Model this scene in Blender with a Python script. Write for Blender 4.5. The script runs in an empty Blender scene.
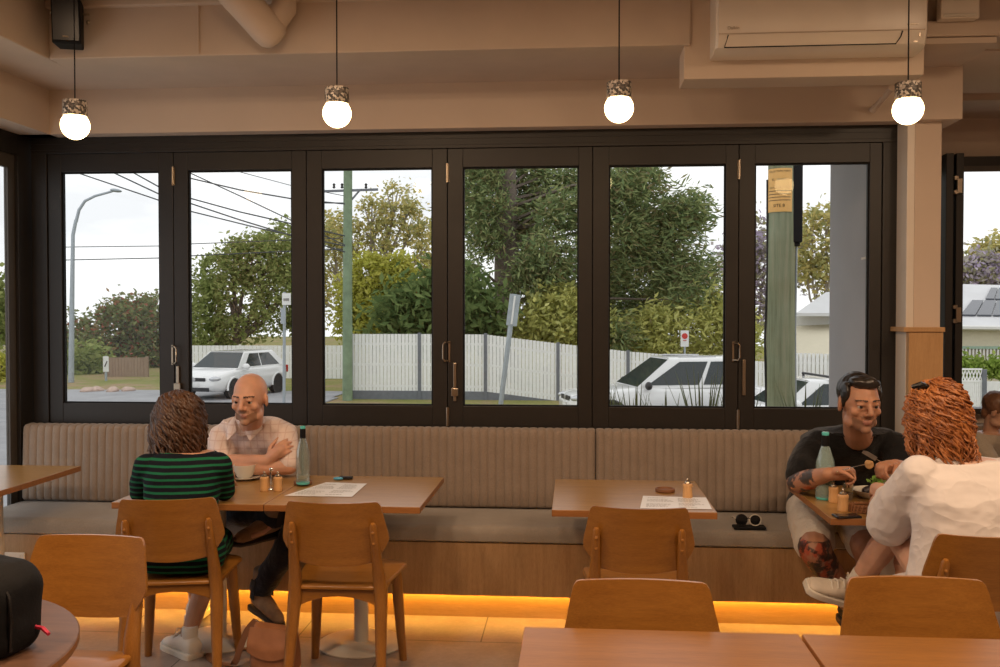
import bpy, bmesh, math, random
from math import sin, cos, pi, radians, sqrt
from mathutils import Vector, Matrix, noise
V = Vector
scene = bpy.context.scene
COL = scene.collection
rnd = random.Random(7)

# ---------------------------------------------------------------- camera geometry
F = 945.0; TH = math.atan(75/F); PT = math.atan(19.5/F); H = 1.58
def ray(px, py):
    x = (px-500)/F; y = -(py-333.5)/F
    c, s = cos(PT), sin(PT)
    f = c+s*y; u = -s+c*y
    return V((x*cos(TH)-f*sin(TH), x*sin(TH)+f*cos(TH), u))
def P(px, py, y):            # a photo point at depth y (metres into the room)
    r = ray(px, py); t = y/r.y
    return V((r.x*t, y, H+r.z*t))
def PZ(px, py, z):           # a photo point at height z
    r = ray(px, py); t = (z-H)/r.z
    return V((r.x*t, r.y*t, z))

# ---------------------------------------------------------------- materials
MATS = {}
class NB:
    def __init__(s, name):
        s.m = bpy.data.materials.new(name); s.m.use_nodes = True
        s.nt = s.m.node_tree; s.nt.nodes.clear()
        s.out = s.n('ShaderNodeOutputMaterial')
    def n(s, t, **kw):
        nd = s.nt.nodes.new(t)
        for k, v in kw.items():
            if k.startswith('i_'):
                nd.inputs[k[2:]].default_value = v
            else: setattr(nd, k, v)
        return nd
    def l(s, a, b): s.nt.links.new(a, b)
    def coord(s, scale=(1,1,1), kind='Object', rot=(0,0,0)):
        tc = s.n('ShaderNodeTexCoord'); mp = s.n('ShaderNodeMapping')
        mp.inputs['Scale'].default_value = scale; mp.inputs['Rotation'].default_value = rot
        s.l(tc.outputs[kind], mp.inputs['Vector']); return mp.outputs['Vector']
    def noise(s, vec, scale=5, detail=3, rough=.5):
        t = s.n('ShaderNodeTexNoise'); t.inputs['Scale'].default_value = scale
        t.inputs['Detail'].default_value = detail; t.inputs['Roughness'].default_value = rough
        s.l(vec, t.inputs['Vector']); return t.outputs['Fac']
    def ramp(s, fac, stops, interp='LINEAR'):
        r = s.n('ShaderNodeValToRGB'); e = r.color_ramp.elements
        r.color_ramp.interpolation = interp
        while len(e) < len(stops): e.new(.5)
        for i, (p, c) in enumerate(stops):
            e[i].position = p; e[i].color = (c[0], c[1], c[2], 1)
        s.l(fac, r.inputs['Fac']); return r.outputs['Color']
    def bump(s, h, strength=.3, dist=.01):
        b = s.n('ShaderNodeBump'); b.inputs['Strength'].default_value = strength
        b.inputs['Distance'].default_value = dist
        s.l(h, b.inputs['Height']); return b.outputs['Normal']
    def bsdf(s, col=None, rough=.5, metal=0, normal=None, spec=.5, **kw):
        b = s.n('ShaderNodeBsdfPrincipled')
        if col is not None:
            if hasattr(col, 'is_output'): s.l(col, b.inputs['Base Color'])
            else: b.inputs['Base Color'].default_value = (*col[:3], 1)
        b.inputs['Roughness'].default_value = rough
        b.inputs['Metallic'].default_value = metal
        b.inputs['Specular IOR Level'].default_value = spec
        if normal is not None: s.l(normal, b.inputs['Normal'])
        for k, v in kw.items(): b.inputs[k.replace('_', ' ')].default_value = v
        s.l(b.outputs[0], s.out.inputs['Surface']); return b
def mx(c, k): return tuple(max(0, min(1, x*k)) for x in c)
def plain(name, c, rough=.5, metal=0, var=.12, vscale=8, bump=0, bscale=60, spec=.5, **kw):
    b = NB(name); co = b.coord()
    nz = b.noise(co, vscale, 4)
    col = b.ramp(nz, [(.3, mx(c, 1-var)), (.7, mx(c, 1+var))])
    nm = b.bump(b.noise(co, bscale, 3), bump, .004) if bump else None
    b.bsdf(col, rough, metal, nm, spec, **kw); MATS[name] = b.m; return b.m
def wood(name, c1, c2, axis='X', rough=.4, grain=26, coat=0, spec=.5, kind='Object'):
    b = NB(name)
    sc = {'X': (.9, 11, 11), 'Y': (11, .9, 11), 'Z': (11, 11, .9)}[axis]
    co = b.coord(sc, kind)
    n1 = b.noise(co, grain/8, 5, .6); n2 = b.noise(co, grain, 3, .6)
    mixn = b.n('ShaderNodeMath', operation='MULTIPLY_ADD'); mixn.inputs[1].default_value = .45
    b.l(n2, mixn.inputs[0]); 
    ml = b.n('ShaderNodeMath', operation='MULTIPLY'); ml.inputs[1].default_value = .55
    b.l(n1, ml.inputs[0]); b.l(ml.outputs[0], mixn.inputs[2])
    col = b.ramp(mixn.outputs[0], [(.32, c1), (.5, tuple((a+d)/2 for a, d in zip(c1, c2))), (.68, c2)])
    nm = b.bump(n2, .06, .002)
    b.bsdf(col, rough, 0, nm, spec, Coat_Weight=coat, Coat_Roughness=.25)
    MATS[name] = b.m; return b.m
def emis(name, c, st):
    b = NB(name); e = b.n('ShaderNodeEmission'); e.inputs[0].default_value = (*c, 1); e.inputs[1].default_value = st
    b.l(e.outputs[0], b.out.inputs['Surface']); MATS[name] = b.m; return b.m
def paneglass(name, tint=(.97,.98,.98), refl=1.0, frost=0):
    b = NB(name); t = b.n('ShaderNodeBsdfTransparent'); t.inputs[0].default_value = (*tint, 1)
    g = b.n('ShaderNodeBsdfGlossy'); g.inputs['Roughness'].default_value = frost
    fr = b.n('ShaderNodeFresnel'); fr.inputs['IOR'].default_value = 1.45
    mu = b.n('ShaderNodeMath', operation='MULTIPLY'); mu.inputs[1].default_value = refl
    ge = b.n('ShaderNodeNewGeometry'); inv = b.n('ShaderNodeMath', operation='SUBTRACT'); inv.inputs[0].default_value = 1; b.l(ge.outputs['Backfacing'], inv.inputs[1])
    m2 = b.n('ShaderNodeMath', operation='MULTIPLY'); b.l(fr.outputs[0], m2.inputs[0]); b.l(inv.outputs[0], m2.inputs[1]); b.l(m2.outputs[0], mu.inputs[0]); mixs = b.n('ShaderNodeMixShader')
    b.l(mu.outputs[0], mixs.inputs[0]); b.l(t.outputs[0], mixs.inputs[1]); b.l(g.outputs[0], mixs.inputs[2])
    b.l(mixs.outputs[0], b.out.inputs['Surface']); MATS[name] = b.m; return b.m
def lin(r, g, b):
    f = lambda v: (v/255/12.92 if v/255 <= .04045 else ((v/255+.055)/1.055)**2.4)
    return (f(r), f(g), f(b))

# ---------------------------------------------------------------- mesh builder
class MB:
    def __init__(s): s.v = []; s.f = []; s.mi = []; s.cur = 0
    def add(s, vs, fs):
        o = len(s.v); s.v += [tuple(p) for p in vs]
        s.f += [tuple(i+o for i in f) for f in fs]; s.mi += [s.cur]*len(fs)
        return s
    def box(s, x0, x1, y0, y1, z0, z1, M=None):
        vs = [V((x, y, z)) for z in (z0, z1) for y in (y0, y1) for x in (x0, x1)]
        if M: vs = [M @ p for p in vs]
        return s.add(vs, [(0,2,3,1),(4,5,7,6),(0,1,5,4),(2,6,7,3),(0,4,6,2),(1,3,7,5)])
    def rings(s, rings, cap0=True, cap1=True, closed=True):
        n = len(rings[0]); vs = [p for r in rings for p in r]; fs = []
        m = n if closed else n-1
        for i in range(len(rings)-1):
            for j in range(m):
                k = (j+1) % n
                fs.append((i*n+j, i*n+k, (i+1)*n+k, (i+1)*n+j))
        if cap0: fs.append(tuple(range(n-1, -1, -1)))
        if cap1: fs.append(tuple((len(rings)-1)*n+j for j in range(n)))
        return s.add(vs, fs)
    def tube(s, pts, r, seg=10, rx=None, up=None, flat=1.0, roundcap=False, phase=0):
        pts = [V(p) for p in pts]; n = len(pts)
        rs = list(r) if hasattr(r, '__len__') else [r]*n
        if roundcap:
            d0 = (pts[0]-pts[1]).normalized(); d1 = (pts[-1]-pts[-2]).normalized()
            a = [pts[0]+d0*rs[0]*k for k in (.95, .7, .38)]; ra = [rs[0]*k for k in (.3, .71, .925)]
            b = [pts[-1]+d1*rs[-1]*k for k in (.38, .7, .95)]; rb = [rs[-1]*k for k in (.925, .71, .3)]
            pts = a+pts+b; rs = ra+rs+rb; n = len(pts)
        T = []
        for i in range(n):
            a = pts[max(i-1, 0)]; b = pts[min(i+1, n-1)]
            d = (b-a); T.append(d.normalized() if d.length > 1e-9 else V((0,0,1)))
        u = V(up) if up else (V((0,0,1)) if abs(T[0].z) < .9 else V((1,0,0)))
        rings = []
        for i in range(n):
            t = T[i]; u = u-t*u.dot(t)
            if u.length < 1e-6: u = t.orthogonal()
            u.normalize(); w = t.cross(u)
            rings.append([pts[i]+(u*cos(2*pi*j/seg+phase)+w*sin(2*pi*j/seg+phase)*flat)*rs[i] for j in range(seg)])
        return s.rings(rings)
    def lathe(s, prof, seg=24, c=(0,0,0), axis=None):
        c = V(c); R = V((0,0,1)).rotation_difference(V(axis)).to_matrix() if axis else Matrix.Identity(3)
        rings = [[c+R @ V((r*cos(2*pi*j/seg), r*sin(2*pi*j/seg), z)) for j in range(seg)] for r, z in prof]
        return s.rings(rings)
    def ell(s, c, r, M=None, seg=14, lat=9):
        c = V(c); r = (r, r, r) if not hasattr(r, '__len__') else r
        rings = []
        for i in range(1, lat):
            a = -pi/2+pi*i/lat
            ring = []
            for j in range(seg):
                p = V((cos(a)*cos(2*pi*j/seg)*r[0], cos(a)*sin(2*pi*j/seg)*r[1], sin(a)*r[2]))
                ring.append(c+(M @ p if M else p))
            rings.append(ring)
        n = len(rings)
        o = len(s.v); s.rings(rings, False, False)
        b = V((0,0,-r[2])); t = V((0,0,r[2]))
        s.v += [tuple(c+(M @ b if M else b)), tuple(c+(M @ t if M else t))]
        ib, it = len(s.v)-2, len(s.v)-1
        for j in range(seg):
            k = (j+1) % seg
            s.f.append((ib, o+k, o+j)); s.f.append((it, o+(n-1)*seg+j, o+(n-1)*seg+k)); s.mi += [s.cur]*2
        return s
    def prism(s, poly, h, M=None):      # poly: list of (x,y), extruded z 0..h
        n = len(poly); M = M or Matrix.Identity(4)
        vs = [M @ V((x, y, 0)) for x, y in poly]+[M @ V((x, y, h)) for x, y in poly]
        fs = [tuple(range(n-1, -1, -1)), tuple(range(n, 2*n))]
        fs += [(i, (i+1) % n, n+(i+1) % n, n+i) for i in range(n)]
        return s.add(vs, fs)
    def quad(s, a, b, c, d): return s.add([a, b, c, d], [(0,1,2,3)])
    def grid(s, fn, nu, nv):
        vs = [fn(i/nu, j/nv) for j in range(nv+1) for i in range(nu+1)]
        fs = [(j*(nu+1)+i, j*(nu+1)+i+1, (j+1)*(nu+1)+i+1, (j+1)*(nu+1)+i) for j in range(nv) for i in range(nu)]
        return s.add(vs, fs)
    def shell(s, fn, nu, nv, off):      # a grid with thickness: off(u,v) is the offset vector
        A = [V(fn(i/nu, j/nv)) for j in range(nv+1) for i in range(nu+1)]
        B = [p+V(off(i/nu, j/nv)) for (j, i), p in zip([(j, i) for j in range(nv+1) for i in range(nu+1)], A)]
        N = len(A); q = lambda i, j: j*(nu+1)+i
        fs = []
        for j in range(nv):
            for i in range(nu):
                fs.append((q(i,j), q(i,j+1), q(i+1,j+1), q(i+1,j)))
                fs.append((N+q(i,j), N+q(i+1,j), N+q(i+1,j+1), N+q(i,j+1)))
        for i in range(nu):
            fs.append((q(i,0), q(i+1,0), N+q(i+1,0), N+q(i,0)))
            fs.append((q(i,nv), N+q(i,nv), N+q(i+1,nv), q(i+1,nv)))
        for j in range(nv):
            fs.append((q(0,j), N+q(0,j), N+q(0,j+1), q(0,j+1)))
            fs.append((q(nu,j), q(nu,j+1), N+q(nu,j+1), N+q(nu,j)))
        return s.add(A+B, fs)
    def shift(s, d):
        d = V(d); s.v = [tuple(V(p)-d) for p in s.v]; return s
    def mesh(s, name):
        me = bpy.data.meshes.new(name); me.from_pydata(s.v, [], s.f); me.update()
        return me

def obj(name, mb, mat, parent=None, loc=None, smooth=35, bev=0, bseg=2, fixn=True, rot=None):
    me = mb.mesh(name) if isinstance(mb, MB) else mb
    mats = mat if isinstance(mat, (list, tuple)) else [mat]
    for m in mats: me.materials.append(MATS[m] if isinstance(m, str) else m)
    if isinstance(mb, MB) and len(mats) > 1: me.polygons.foreach_set('material_index', mb.mi)
    if fixn:
        bm = bmesh.new(); bm.from_mesh(me); bmesh.ops.recalc_face_normals(bm, faces=bm.faces); bm.to_mesh(me); bm.free()
    if smooth:
        me.polygons.foreach_set('use_smooth', [True]*len(me.polygons))
        me.set_sharp_from_angle(angle=radians(smooth))
    o = bpy.data.objects.new(name, me); COL.objects.link(o)
    if parent: o.parent = parent
    if loc is not None: o.location = loc
    if rot is not None: o.rotation_euler = rot
    if bev:
        md = o.modifiers.new('bev', 'BEVEL'); md.width = bev; md.segments = bseg; md.limit_method = 'ANGLE'; md.angle_limit = radians(40)
        md.harden_normals = False
    return o
def tag(o, label=None, cat=None, group=None, kind=None):
    if label: o['label'] = label
    if cat: o['category'] = cat
    if group: o['group'] = group
    if kind: o['kind'] = kind
    return o
def thing(name, label, cat, loc=(0,0,0), rz=0, group=None):
    o = bpy.data.objects.new(name, None); COL.objects.link(o); o.location = loc; o.rotation_euler = (0,0,rz)
    o.empty_display_size = .1
    return tag(o, label, cat, group)
def struct(name, mb, mat, parent=None, **kw):
    o = obj(name, mb, mat, parent, **kw); o['kind'] = 'structure'; return o
def sempty(name, loc=(0,0,0), rz=0):
    o = bpy.data.objects.new(name, None); COL.objects.link(o); o.location = loc; o.rotation_euler = (0,0,rz)
    o['kind'] = 'structure'; return o
def dup(root, loc, rz, label, group=None, swap=None):
    def cp(o, par):
        c = o.copy(); COL.objects.link(c)
        if par: c.parent = par
        for ch in list(o.children): cp(ch, c)
        return c
    r = cp(root, None); r.location = loc; r.rotation_euler = (0,0,rz); r['label'] = label
    if group: r['group'] = group
    return r
def remeshed(mb, voxel=.006, smooth=4, fac=.5, name='body'):
    me = mb.mesh(name)
    bm = bmesh.new(); bm.from_mesh(me); bmesh.ops.recalc_face_normals(bm, faces=bm.faces); bm.to_mesh(me); bm.free()
    o = bpy.data.objects.new(name, me); COL.objects.link(o)
    m = o.modifiers.new('r', 'REMESH'); m.mode = 'VOXEL'; m.voxel_size = voxel
    if smooth:
        m2 = o.modifiers.new('s', 'SMOOTH'); m2.iterations = smooth; m2.factor = fac
    dg = bpy.context.evaluated_depsgraph_get()
    res = bpy.data.meshes.new_from_object(o.evaluated_get(dg))
    bpy.data.objects.remove(o); bpy.data.meshes.remove(me)
    res.name = name; res.materials.clear()
    return res
LAMP = 34
# ---------------------------------------------------------------- the room's materials
plain('wall_paint', (.60,.48,.385), .75, var=.03, vscale=3, bump=.05, bscale=40)
plain('beam_paint', (.55,.44,.35), .7, var=.05, vscale=4, bump=.15, bscale=25)
plain('white_gloss', (.70,.62,.53), .35, var=.02)
plain('black_frame', (.015,.012,.010), .45, var=.1, vscale=20)
plain('black_matte', (.007,.007,.008), .6, var=.1, vscale=20, spec=.2)
plain('black_gloss', (.01,.01,.011), .2, var=.05)
plain('steel', (.42,.35,.27), .3, 1, var=.06)
plain('chrome', (.8,.78,.75), .12, 1, var=.02)
plain('cream_metal', (.60,.55,.47), .45, var=.03)
plain('rubber', (.02,.02,.02), .8)
wood('oak_chair', (.215,.083,.011), (.32,.137,.023), 'X', .33, 30, .25)
wood('oak_leg', (.21,.08,.011), (.31,.13,.023), 'Z', .38, 30, .15)
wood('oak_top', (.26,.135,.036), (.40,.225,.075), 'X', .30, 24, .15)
wood('oak_edge', (.22,.085,.022), (.34,.14,.04), 'X', .4, 30, .1)
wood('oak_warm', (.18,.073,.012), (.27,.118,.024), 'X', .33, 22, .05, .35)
wood('veneer', (.27,.155,.068), (.43,.265,.13), 'Z', .5, 40)
wood('oak_panel', (.40,.22,.09), (.52,.31,.14), 'Z', .5, 40)
wood('oak_kick', (.34,.2,.08), (.46,.29,.13), 'X', .5, 30)
wood('shaker_wood', (.50,.27,.11), (.66,.39,.17), 'Z', .45, 20)
paneglass('window_glass', (.985,.99,.988), .9)
def fabric(name, c, sc=420, amt=.22, rough=.9, sheen=.3):
    b = NB(name); co = b.coord()
    n1 = b.noise(co, sc, 2, .7); n2 = b.noise(co, 14, 4)
    c1 = b.ramp(n1, [(.35, mx(c, 1-amt)), (.65, mx(c, 1+amt))])
    c2 = b.ramp(n2, [(.3, (.9,.9,.9)), (.7, (1.0,1.0,1.0))])
    m = b.n('ShaderNodeMixRGB', blend_type='MULTIPLY'); m.inputs[0].default_value = 1
    b.l(c1, m.inputs[1]); b.l(c2, m.inputs[2])
    b.bsdf(m.outputs[0], rough, 0, b.bump(n1, .35, .002), .2, Sheen_Weight=sheen)
    MATS[name] = b.m
fabric('bench_back', (.285,.222,.175))
fabric('bench_seat', (.30,.26,.22))
def tile():
    b = NB('floor_tile'); co = b.coord((1,1,1), 'Object')
    br = b.n('ShaderNodeTexBrick'); br.offset = .5; br.inputs['Scale'].default_value = 1
    br.inputs['Brick Width'].default_value = .9; br.inputs['Row Height'].default_value = .45
    br.inputs['Mortar Size'].default_value = .0035; br.inputs['Mortar Smooth'].default_value = .1
    b.l(co, br.inputs['Vector'])
    n1 = b.noise(co, 3.5, 6, .65); n2 = b.noise(co, 40, 4, .6)
    base = b.ramp(n1, [(.3, (.21,.17,.152)), (.7, (.315,.26,.235))])
    fine = b.ramp(n2, [(.3, (.88,.88,.88)), (.7, (1.05,1.05,1.05))])
    m = b.n('ShaderNodeMixRGB', blend_type='MULTIPLY'); m.inputs[0].default_value = 1
    b.l(base, m.inputs[1]); b.l(fine, m.inputs[2])
    m2 = b.n('ShaderNodeMixRGB'); b.l(br.outputs['Fac'], m2.inputs[0]); b.l(m.outputs[0], m2.inputs[1])
    m2.inputs[2].default_value = (.07,.058,.048,1)
    b.bsdf(m2.outputs[0], .42, 0, b.bump(n2, .06, .003), .4); MATS['floor_tile'] = b.m
tile()
def terrazzo():
    b = NB('terrazzo'); co = b.coord()
    v = b.n('ShaderNodeTexVoronoi'); v.inputs['Scale'].default_value = 110; b.l(co, v.inputs['Vector'])
    sep = b.n('ShaderNodeSeparateColor'); b.l(v.outputs['Color'], sep.inputs[0])
    col = b.ramp(sep.outputs[0], [(0, (.05,.045,.04)), (.35, (.12,.1,.085)), (.6, (.42,.36,.3)), (.85, (.6,.54,.47))], 'CONSTANT')
    b.bsdf(col, .5); MATS['terrazzo'] = b.m
terrazzo()
emis('globe_light', (1,.70,.34), 12)
emis('led_light', (1,.50,.07), 58)
# ---------------------------------------------------------------- the room
XL, XR, YB, ZC = -3.22, 6.2, -3.2, 3.16
WY = 5.38                              # face of the window frames
struct('floor', MB().box(XL-.3, XR+.2, YB-.2, 6.7, -.15, 0), 'floor_tile', smooth=0)
struct('ceiling', MB().box(XL-.3, XR+.2, YB-.2, 7.2, ZC+.0, ZC+.15), 'beam_paint', smooth=0)
struct('wall_rear', MB().box(XL-.3, XR+.2, YB-.2, YB, 0, ZC), 'wall_paint', smooth=0)
struct('wall_right', MB().box(XR, XR+.2, YB, 6.7, 0, ZC), 'wall_paint', smooth=0)
# bulkhead over the folding windows (its side return reaches the left wall)
struct('wall_window', MB().box(-3.22, 2.03, 5.27, 5.6, 2.62, ZC), 'wall_paint', smooth=0)
struct('wall_under_window', MB().box(-3.24, 2.0, 5.37, 5.6, 0, .93), 'wall_paint', smooth=0)
m = MB(); m.box(-3.42, -3.035, YB, 5.6, 2.62, ZC); struct('wall_left', m, 'wall_paint', smooth=0)
struct('wall_left_low', MB().box(-3.42, -3.22, YB, 2.6, 0, 2.62), 'wall_paint', smooth=0)
struct('wall_left_sill', MB().box(-3.42, -3.24, 2.6, 5.4, 0, .12), 'wall_paint', smooth=0)
# deep beams standing in front of the bulkheads
m = MB(); m.box(-2.66, .55, 4.62, 4.80, 2.871, ZC-.035); m.box(-2.66, .55, 4.585, 4.80, ZC-.04, ZC)
struct('trim_beam_front', m, 'beam_paint', smooth=0, bev=.006)
struct('trim_soffit_front', MB().box(-3.1, 2.0, 4.70, 5.28, 2.872, 2.90), 'beam_paint', smooth=0)
struct('trim_beam_left', MB().box(-2.80, -2.66, YB, 4.80, 2.871, ZC), 'beam_paint', smooth=0, bev=.006)
struct('trim_soffit_left', MB().box(-3.05, -2.7, YB, 4.699, 2.872, 2.90), 'beam_paint', smooth=0)
struct('trim_beam_seam', MB().box(-1.885, -1.875, 4.612, 4.63, 2.88, ZC-.04), 'beam_paint', smooth=0)
# boxed backing the air conditioner hangs on
struct('trim_unit_backing', MB().box(.522, 1.645, 4.64, 4.84, 2.712, ZC), 'wall_paint', smooth=0, bev=.004)
# pillar right of the folding windows, oak-clad below
m = MB(); m.box(1.78, 2.02, 5.14, 6.3, 2.60, 2.885); m.box(1.80, 1.938, 5.2, 6.3, 0, 2.62)
struct('wall_pillar', m, 'wall_paint', smooth=0, bev=.004)
m = MB(); m.box(1.765, 1.941, 5.165, 5.40, 0, 1.485); struct('trim_pillar_cladding', m, 'oak_panel', smooth=0)
m = MB(); m.box(1.735, 1.948, 5.155, 5.41, 1.485, 1.51); struct('trim_pillar_cap', m, 'oak_panel', smooth=0, bev=.003)
struct('trim_pillar_stop', MB().box(1.762, 1.802, 5.205, 5.366, 0, 2.62), 'white_gloss', smooth=0, bev=.003)
# ceiling steps right of the pillar
struct('trim_beam_right', MB().box(1.64, XR, 4.70, 4.95, 2.905, 2.985), 'beam_paint', smooth=0, bev=.012)
struct('trim_beam_right_upper', MB().box(1.64, XR, 4.78, 4.95, 2.985, ZC), 'beam_paint', smooth=0)
struct('trim_soffit_right', MB().box(2.02, XR, 4.95, 6.0, 2.90, 2.93), 'wall_paint', smooth=0)
struct('trim_recess_right', MB().box(2.02, XR, 5.9, 6.6, 2.86, 2.90), 'beam_paint', smooth=0)
m = MB(); m.box(1.94, XR, 6.45, 6.7, 2.60, ZC); struct('wall_right_window', m, 'wall_paint', smooth=0)
struct('wall_right_sill', MB().box(1.94, XR, 6.45, 6.7, 0, .94), 'wall_paint', smooth=0)

def sash(n, x0, x1, z0, z1, g0, g1, gz0, gz1, y=WY, handle=None):
    w = sempty('window_%d' % n, ((x0+x1)/2, y, z0)); c = V(w.location)
    m = MB(); d = .045
    m.box(x0+.002, g0, y, y+d, z0, z1); m.box(g1, x1-.002, y, y+d, z0, z1)
    m.box(g0, g1, y, y+d, z0, gz0); m.box(g0, g1, y, y+d, gz1, z1)
    obj('sash_frame', m.shift(c), 'black_frame', w, smooth=0, bev=.0025)
    m = MB(); b = .008
    for (a0, a1, c0, c1) in ((g0, g0+b, gz0, gz1), (g1-b, g1, gz0, gz1), (g0+b, g1-b, gz0, gz0+b), (g0+b, g1-b, gz1-b, gz1)):
        m.box(a0, a1, y+.012, y+.034, c0, c1)
    obj('glazing_bead', m.shift(c), 'black_matte', w, smooth=0)
    obj('glass_pane', MB().box(g0, g1, y+.022, y+.028, gz0, gz1).shift(c), 'window_glass', w, smooth=0)
    return w
XB = [-3.113, -2.346, -1.552, -.729, .098, .912, 1.689]
GX = [(-3.03,-2.434), (-2.26,-1.639), (-1.461,-.816), (-.640,.02), (.19,.84), (1.0,1.622)]
W = []
for i in range(6):
    W.append(sash(i+1, XB[i], XB[i+1], .935, 2.525, GX[i][0], GX[i][1], 1.052, 2.418))
def hinge(w, x, z, h=.11):
    c = V(w.location); m = MB()
    m.lathe([(.001,0),(.008,.001),(.008,h-.001),(.001,h)], 10, (x, WY-.008, z-h/2))
    m.box(x-.009, x+.009, WY-.0025, WY-.0003, z-h/2+.004, z+h/2-.004)
    obj('hinge', m.shift(c), 'steel', w, bev=0)
for w, x in ((W[0], XB[1]), (W[2], XB[3]), (W[4], XB[5])):
    hinge(w, x, 2.385); hinge(w, x, .99)
def pull(w, x, z, h=.10, side=1):       # D shaped flush pull
    c = V(w.location); m = MB()
    m.tube([(x-side*.019, WY-.004, z+h/2), (x+side*.004, WY-.028, z+h/2), (x+side*.014, WY-.03, z+h/2-.012), (x+side*.014, WY-.03, z-h/2+.012), (x+side*.004, WY-.028, z-h/2), (x-side*.019, WY-.004, z-h/2)], .005, 8)
    m.box(x-.024 if side > 0 else x+.014, x-.014 if side > 0 else x+.024, WY-.006, WY-.0003, z-h/2-.008, z+h/2+.008)
    obj('pull_handle', m.shift(c), 'steel', w)
def bolt(w, x, z0, z1, knob=True):
    c = V(w.location); m = MB()
    m.box(x-.009, x+.009, WY-.014, WY-.0003, z0, z1)
    if knob: m.box(x-.02, x+.02, WY-.024, WY-.0003, z0+.03, z0+.075)
    obj('slide_bolt', m.shift(c), 'steel', w, smooth=0, bev=.003)
pull(W[0], -2.338, 1.34, .10, 1); bolt(W[1], -2.322, 1.10, 1.275)
pull(W[2], -.737, 1.365, .105, -1); bolt(W[3], -.686, 1.08, 1.30)
pull(W[4], .902, 1.37, .095, 1); bolt(W[5], .943, 1.125, 1.325, False)
m = MB()
m.box(-3.207, 1.800, WY-.012, WY+.07, 2.525, 2.62); m.box(-3.207, -3.113, WY-.012, WY+.07, .9, 2.525)
m.box(1.689, 1.800, WY-.012, WY+.07, .9, 2.525); m.box(-3.207, 1.80, WY-.012, WY+.07, .90, .935)
struct('trim_window_frame', m, 'black_frame', smooth=0, bev=.002)
m = MB()
for x in XB[1:-1]: m.box(x-.012, x+.012, WY+.04, WY+.06, .93, 2.53)
struct('trim_window_seals', m, 'black_matte', smooth=0)
m = MB(); m.box(-3.207, 1.79, WY-.016, WY-.011, 2.545, 2.556); m.box(-3.207, 1.79, WY-.016, WY-.011, 2.58, 2.589); struct('trim_window_track', m, 'black_frame', smooth=0)
# the left wall's window next to the corner
m = MB(); m.box(-3.30, -3.215, 5.25, 5.40, .1, 2.62); m.box(-3.30, -3.215, 2.6, 5.25, 2.50, 2.62); m.box(-3.30, -3.215, 2.6, 2.72, .1, 2.5); m.box(-3.30,-3.215,2.72,5.25,.1,.22)
w = sempty('window_7', (-3.22, 4, .1)); c = V(w.location)
m2 = MB(); m2.box(-3.262, -3.238, 5.185, 5.25, .22, 2.5); m2.box(-3.262,-3.238,2.72,2.8,.22,2.5)
m2.box(-3.262, -3.238, 2.8, 5.185, 2.42, 2.5)
obj('sash_frame', m.shift(c), 'black_frame', w, smooth=0, bev=.002)
plain('bronze_frame', (.06,.05,.04), .45, var=.05)
obj('inner_frame', m2.shift(c), 'bronze_frame', w, smooth=0)
obj('glass_pane', MB().box(-3.253, -3.247, 2.8, 5.185, .22, 2.42).shift(c), 'window_glass', w, smooth=0)
# the opening right of the pillar: head, sill and two leaves folded against the pillar
m = MB(); m.box(2.0, XR, 6.36, 6.48, 2.53, 2.60); m.box(2.0, XR, 6.36, 6.50, .93, .965); struct('trim_right_opening', m, 'black_frame', smooth=0, bev=.003)
struct('trim_right_track', MB().box(2.0, XR, 6.34, 6.36, 2.50, 2.535), 'bronze_frame', smooth=0)
w = sempty('window_8', (2.28, 6.05, .96)); c = V(w.location)
for k, x in enumerate((2.245, 2.305)):
    m = MB(); m.box(x, x+.045, 5.95, 6.05, .97, 2.555); m.box(x, x+.045, 6.25, 6.36, .97, 2.555)
    m.box(x, x+.045, 6.05, 6.25, .97, 1.08); m.box(x, x+.045, 6.05, 6.25, 2.45, 2.555)
    obj('sash_frame', m.shift(c), 'black_frame', w, smooth=0, bev=.003)
    obj('glass_pane', MB().box(x+.02, x+.026, 6.05, 6.25, 1.08, 2.45).shift(c), 'window_glass', w, smooth=0)
for z in (1.58, 2.36):
    m = MB(); m.box(2.285, 2.31, 5.925, 5.95, z-.055, z-.03); m.box(2.285, 2.31, 5.925, 5.95, z+.03, z+.055); m.box(2.30, 2.33, 5.92, 5.948, z-.05, z+.04)
    obj('hinge', m.shift(c), 'steel', w, smooth=0, bev=.003)

# ---------------------------------------------------------------- camera, light
cam = bpy.data.cameras.new('camera'); co = bpy.data.objects.new('camera', cam); COL.objects.link(co)
cam.sensor_width = 36; cam.lens = 36*F/1000; co.location = (0, 0, H)
co.rotation_euler = (pi/2-PT, 0, TH); scene.camera = co; cam.clip_end = 500
scene.cycles.transparent_max_bounces = 32
scene.view_settings.view_transform = 'Standard'; scene.view_settings.look = 'None'
scene.view_settings.gamma = 1; scene.view_settings.use_curve_mapping = False; scene.view_settings.exposure = 0
wd = bpy.data.worlds.new('sky'); scene.world = wd; wd.use_nodes = True; nt = wd.node_tree; nt.nodes.clear()
o_ = nt.nodes.new('ShaderNodeOutputWorld'); bg = nt.nodes.new('ShaderNodeBackground')
tc = nt.nodes.new('ShaderNodeTexCoord'); mp = nt.nodes.new('ShaderNodeMapping'); mp.inputs['Scale'].default_value = (2, 2, 7)
nz = nt.nodes.new('ShaderNodeTexNoise'); nz.inputs['Scale'].default_value = 2.2; nz.inputs['Detail'].default_value = 6
rp = nt.nodes.new('ShaderNodeValToRGB'); rp.color_ramp.elements[0].position = .36; rp.color_ramp.elements[0].color = (.97,.99,1.02,1)
rp.color_ramp.elements[1].position = .6; rp.color_ramp.elements[1].color = (1.25,1.25,1.25,1)
nt.links.new(tc.outputs['Generated'], mp.inputs[0]); nt.links.new(mp.outputs[0], nz.inputs['Vector']); nt.links.new(nz.outputs['Fac'], rp.inputs[0])
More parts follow.
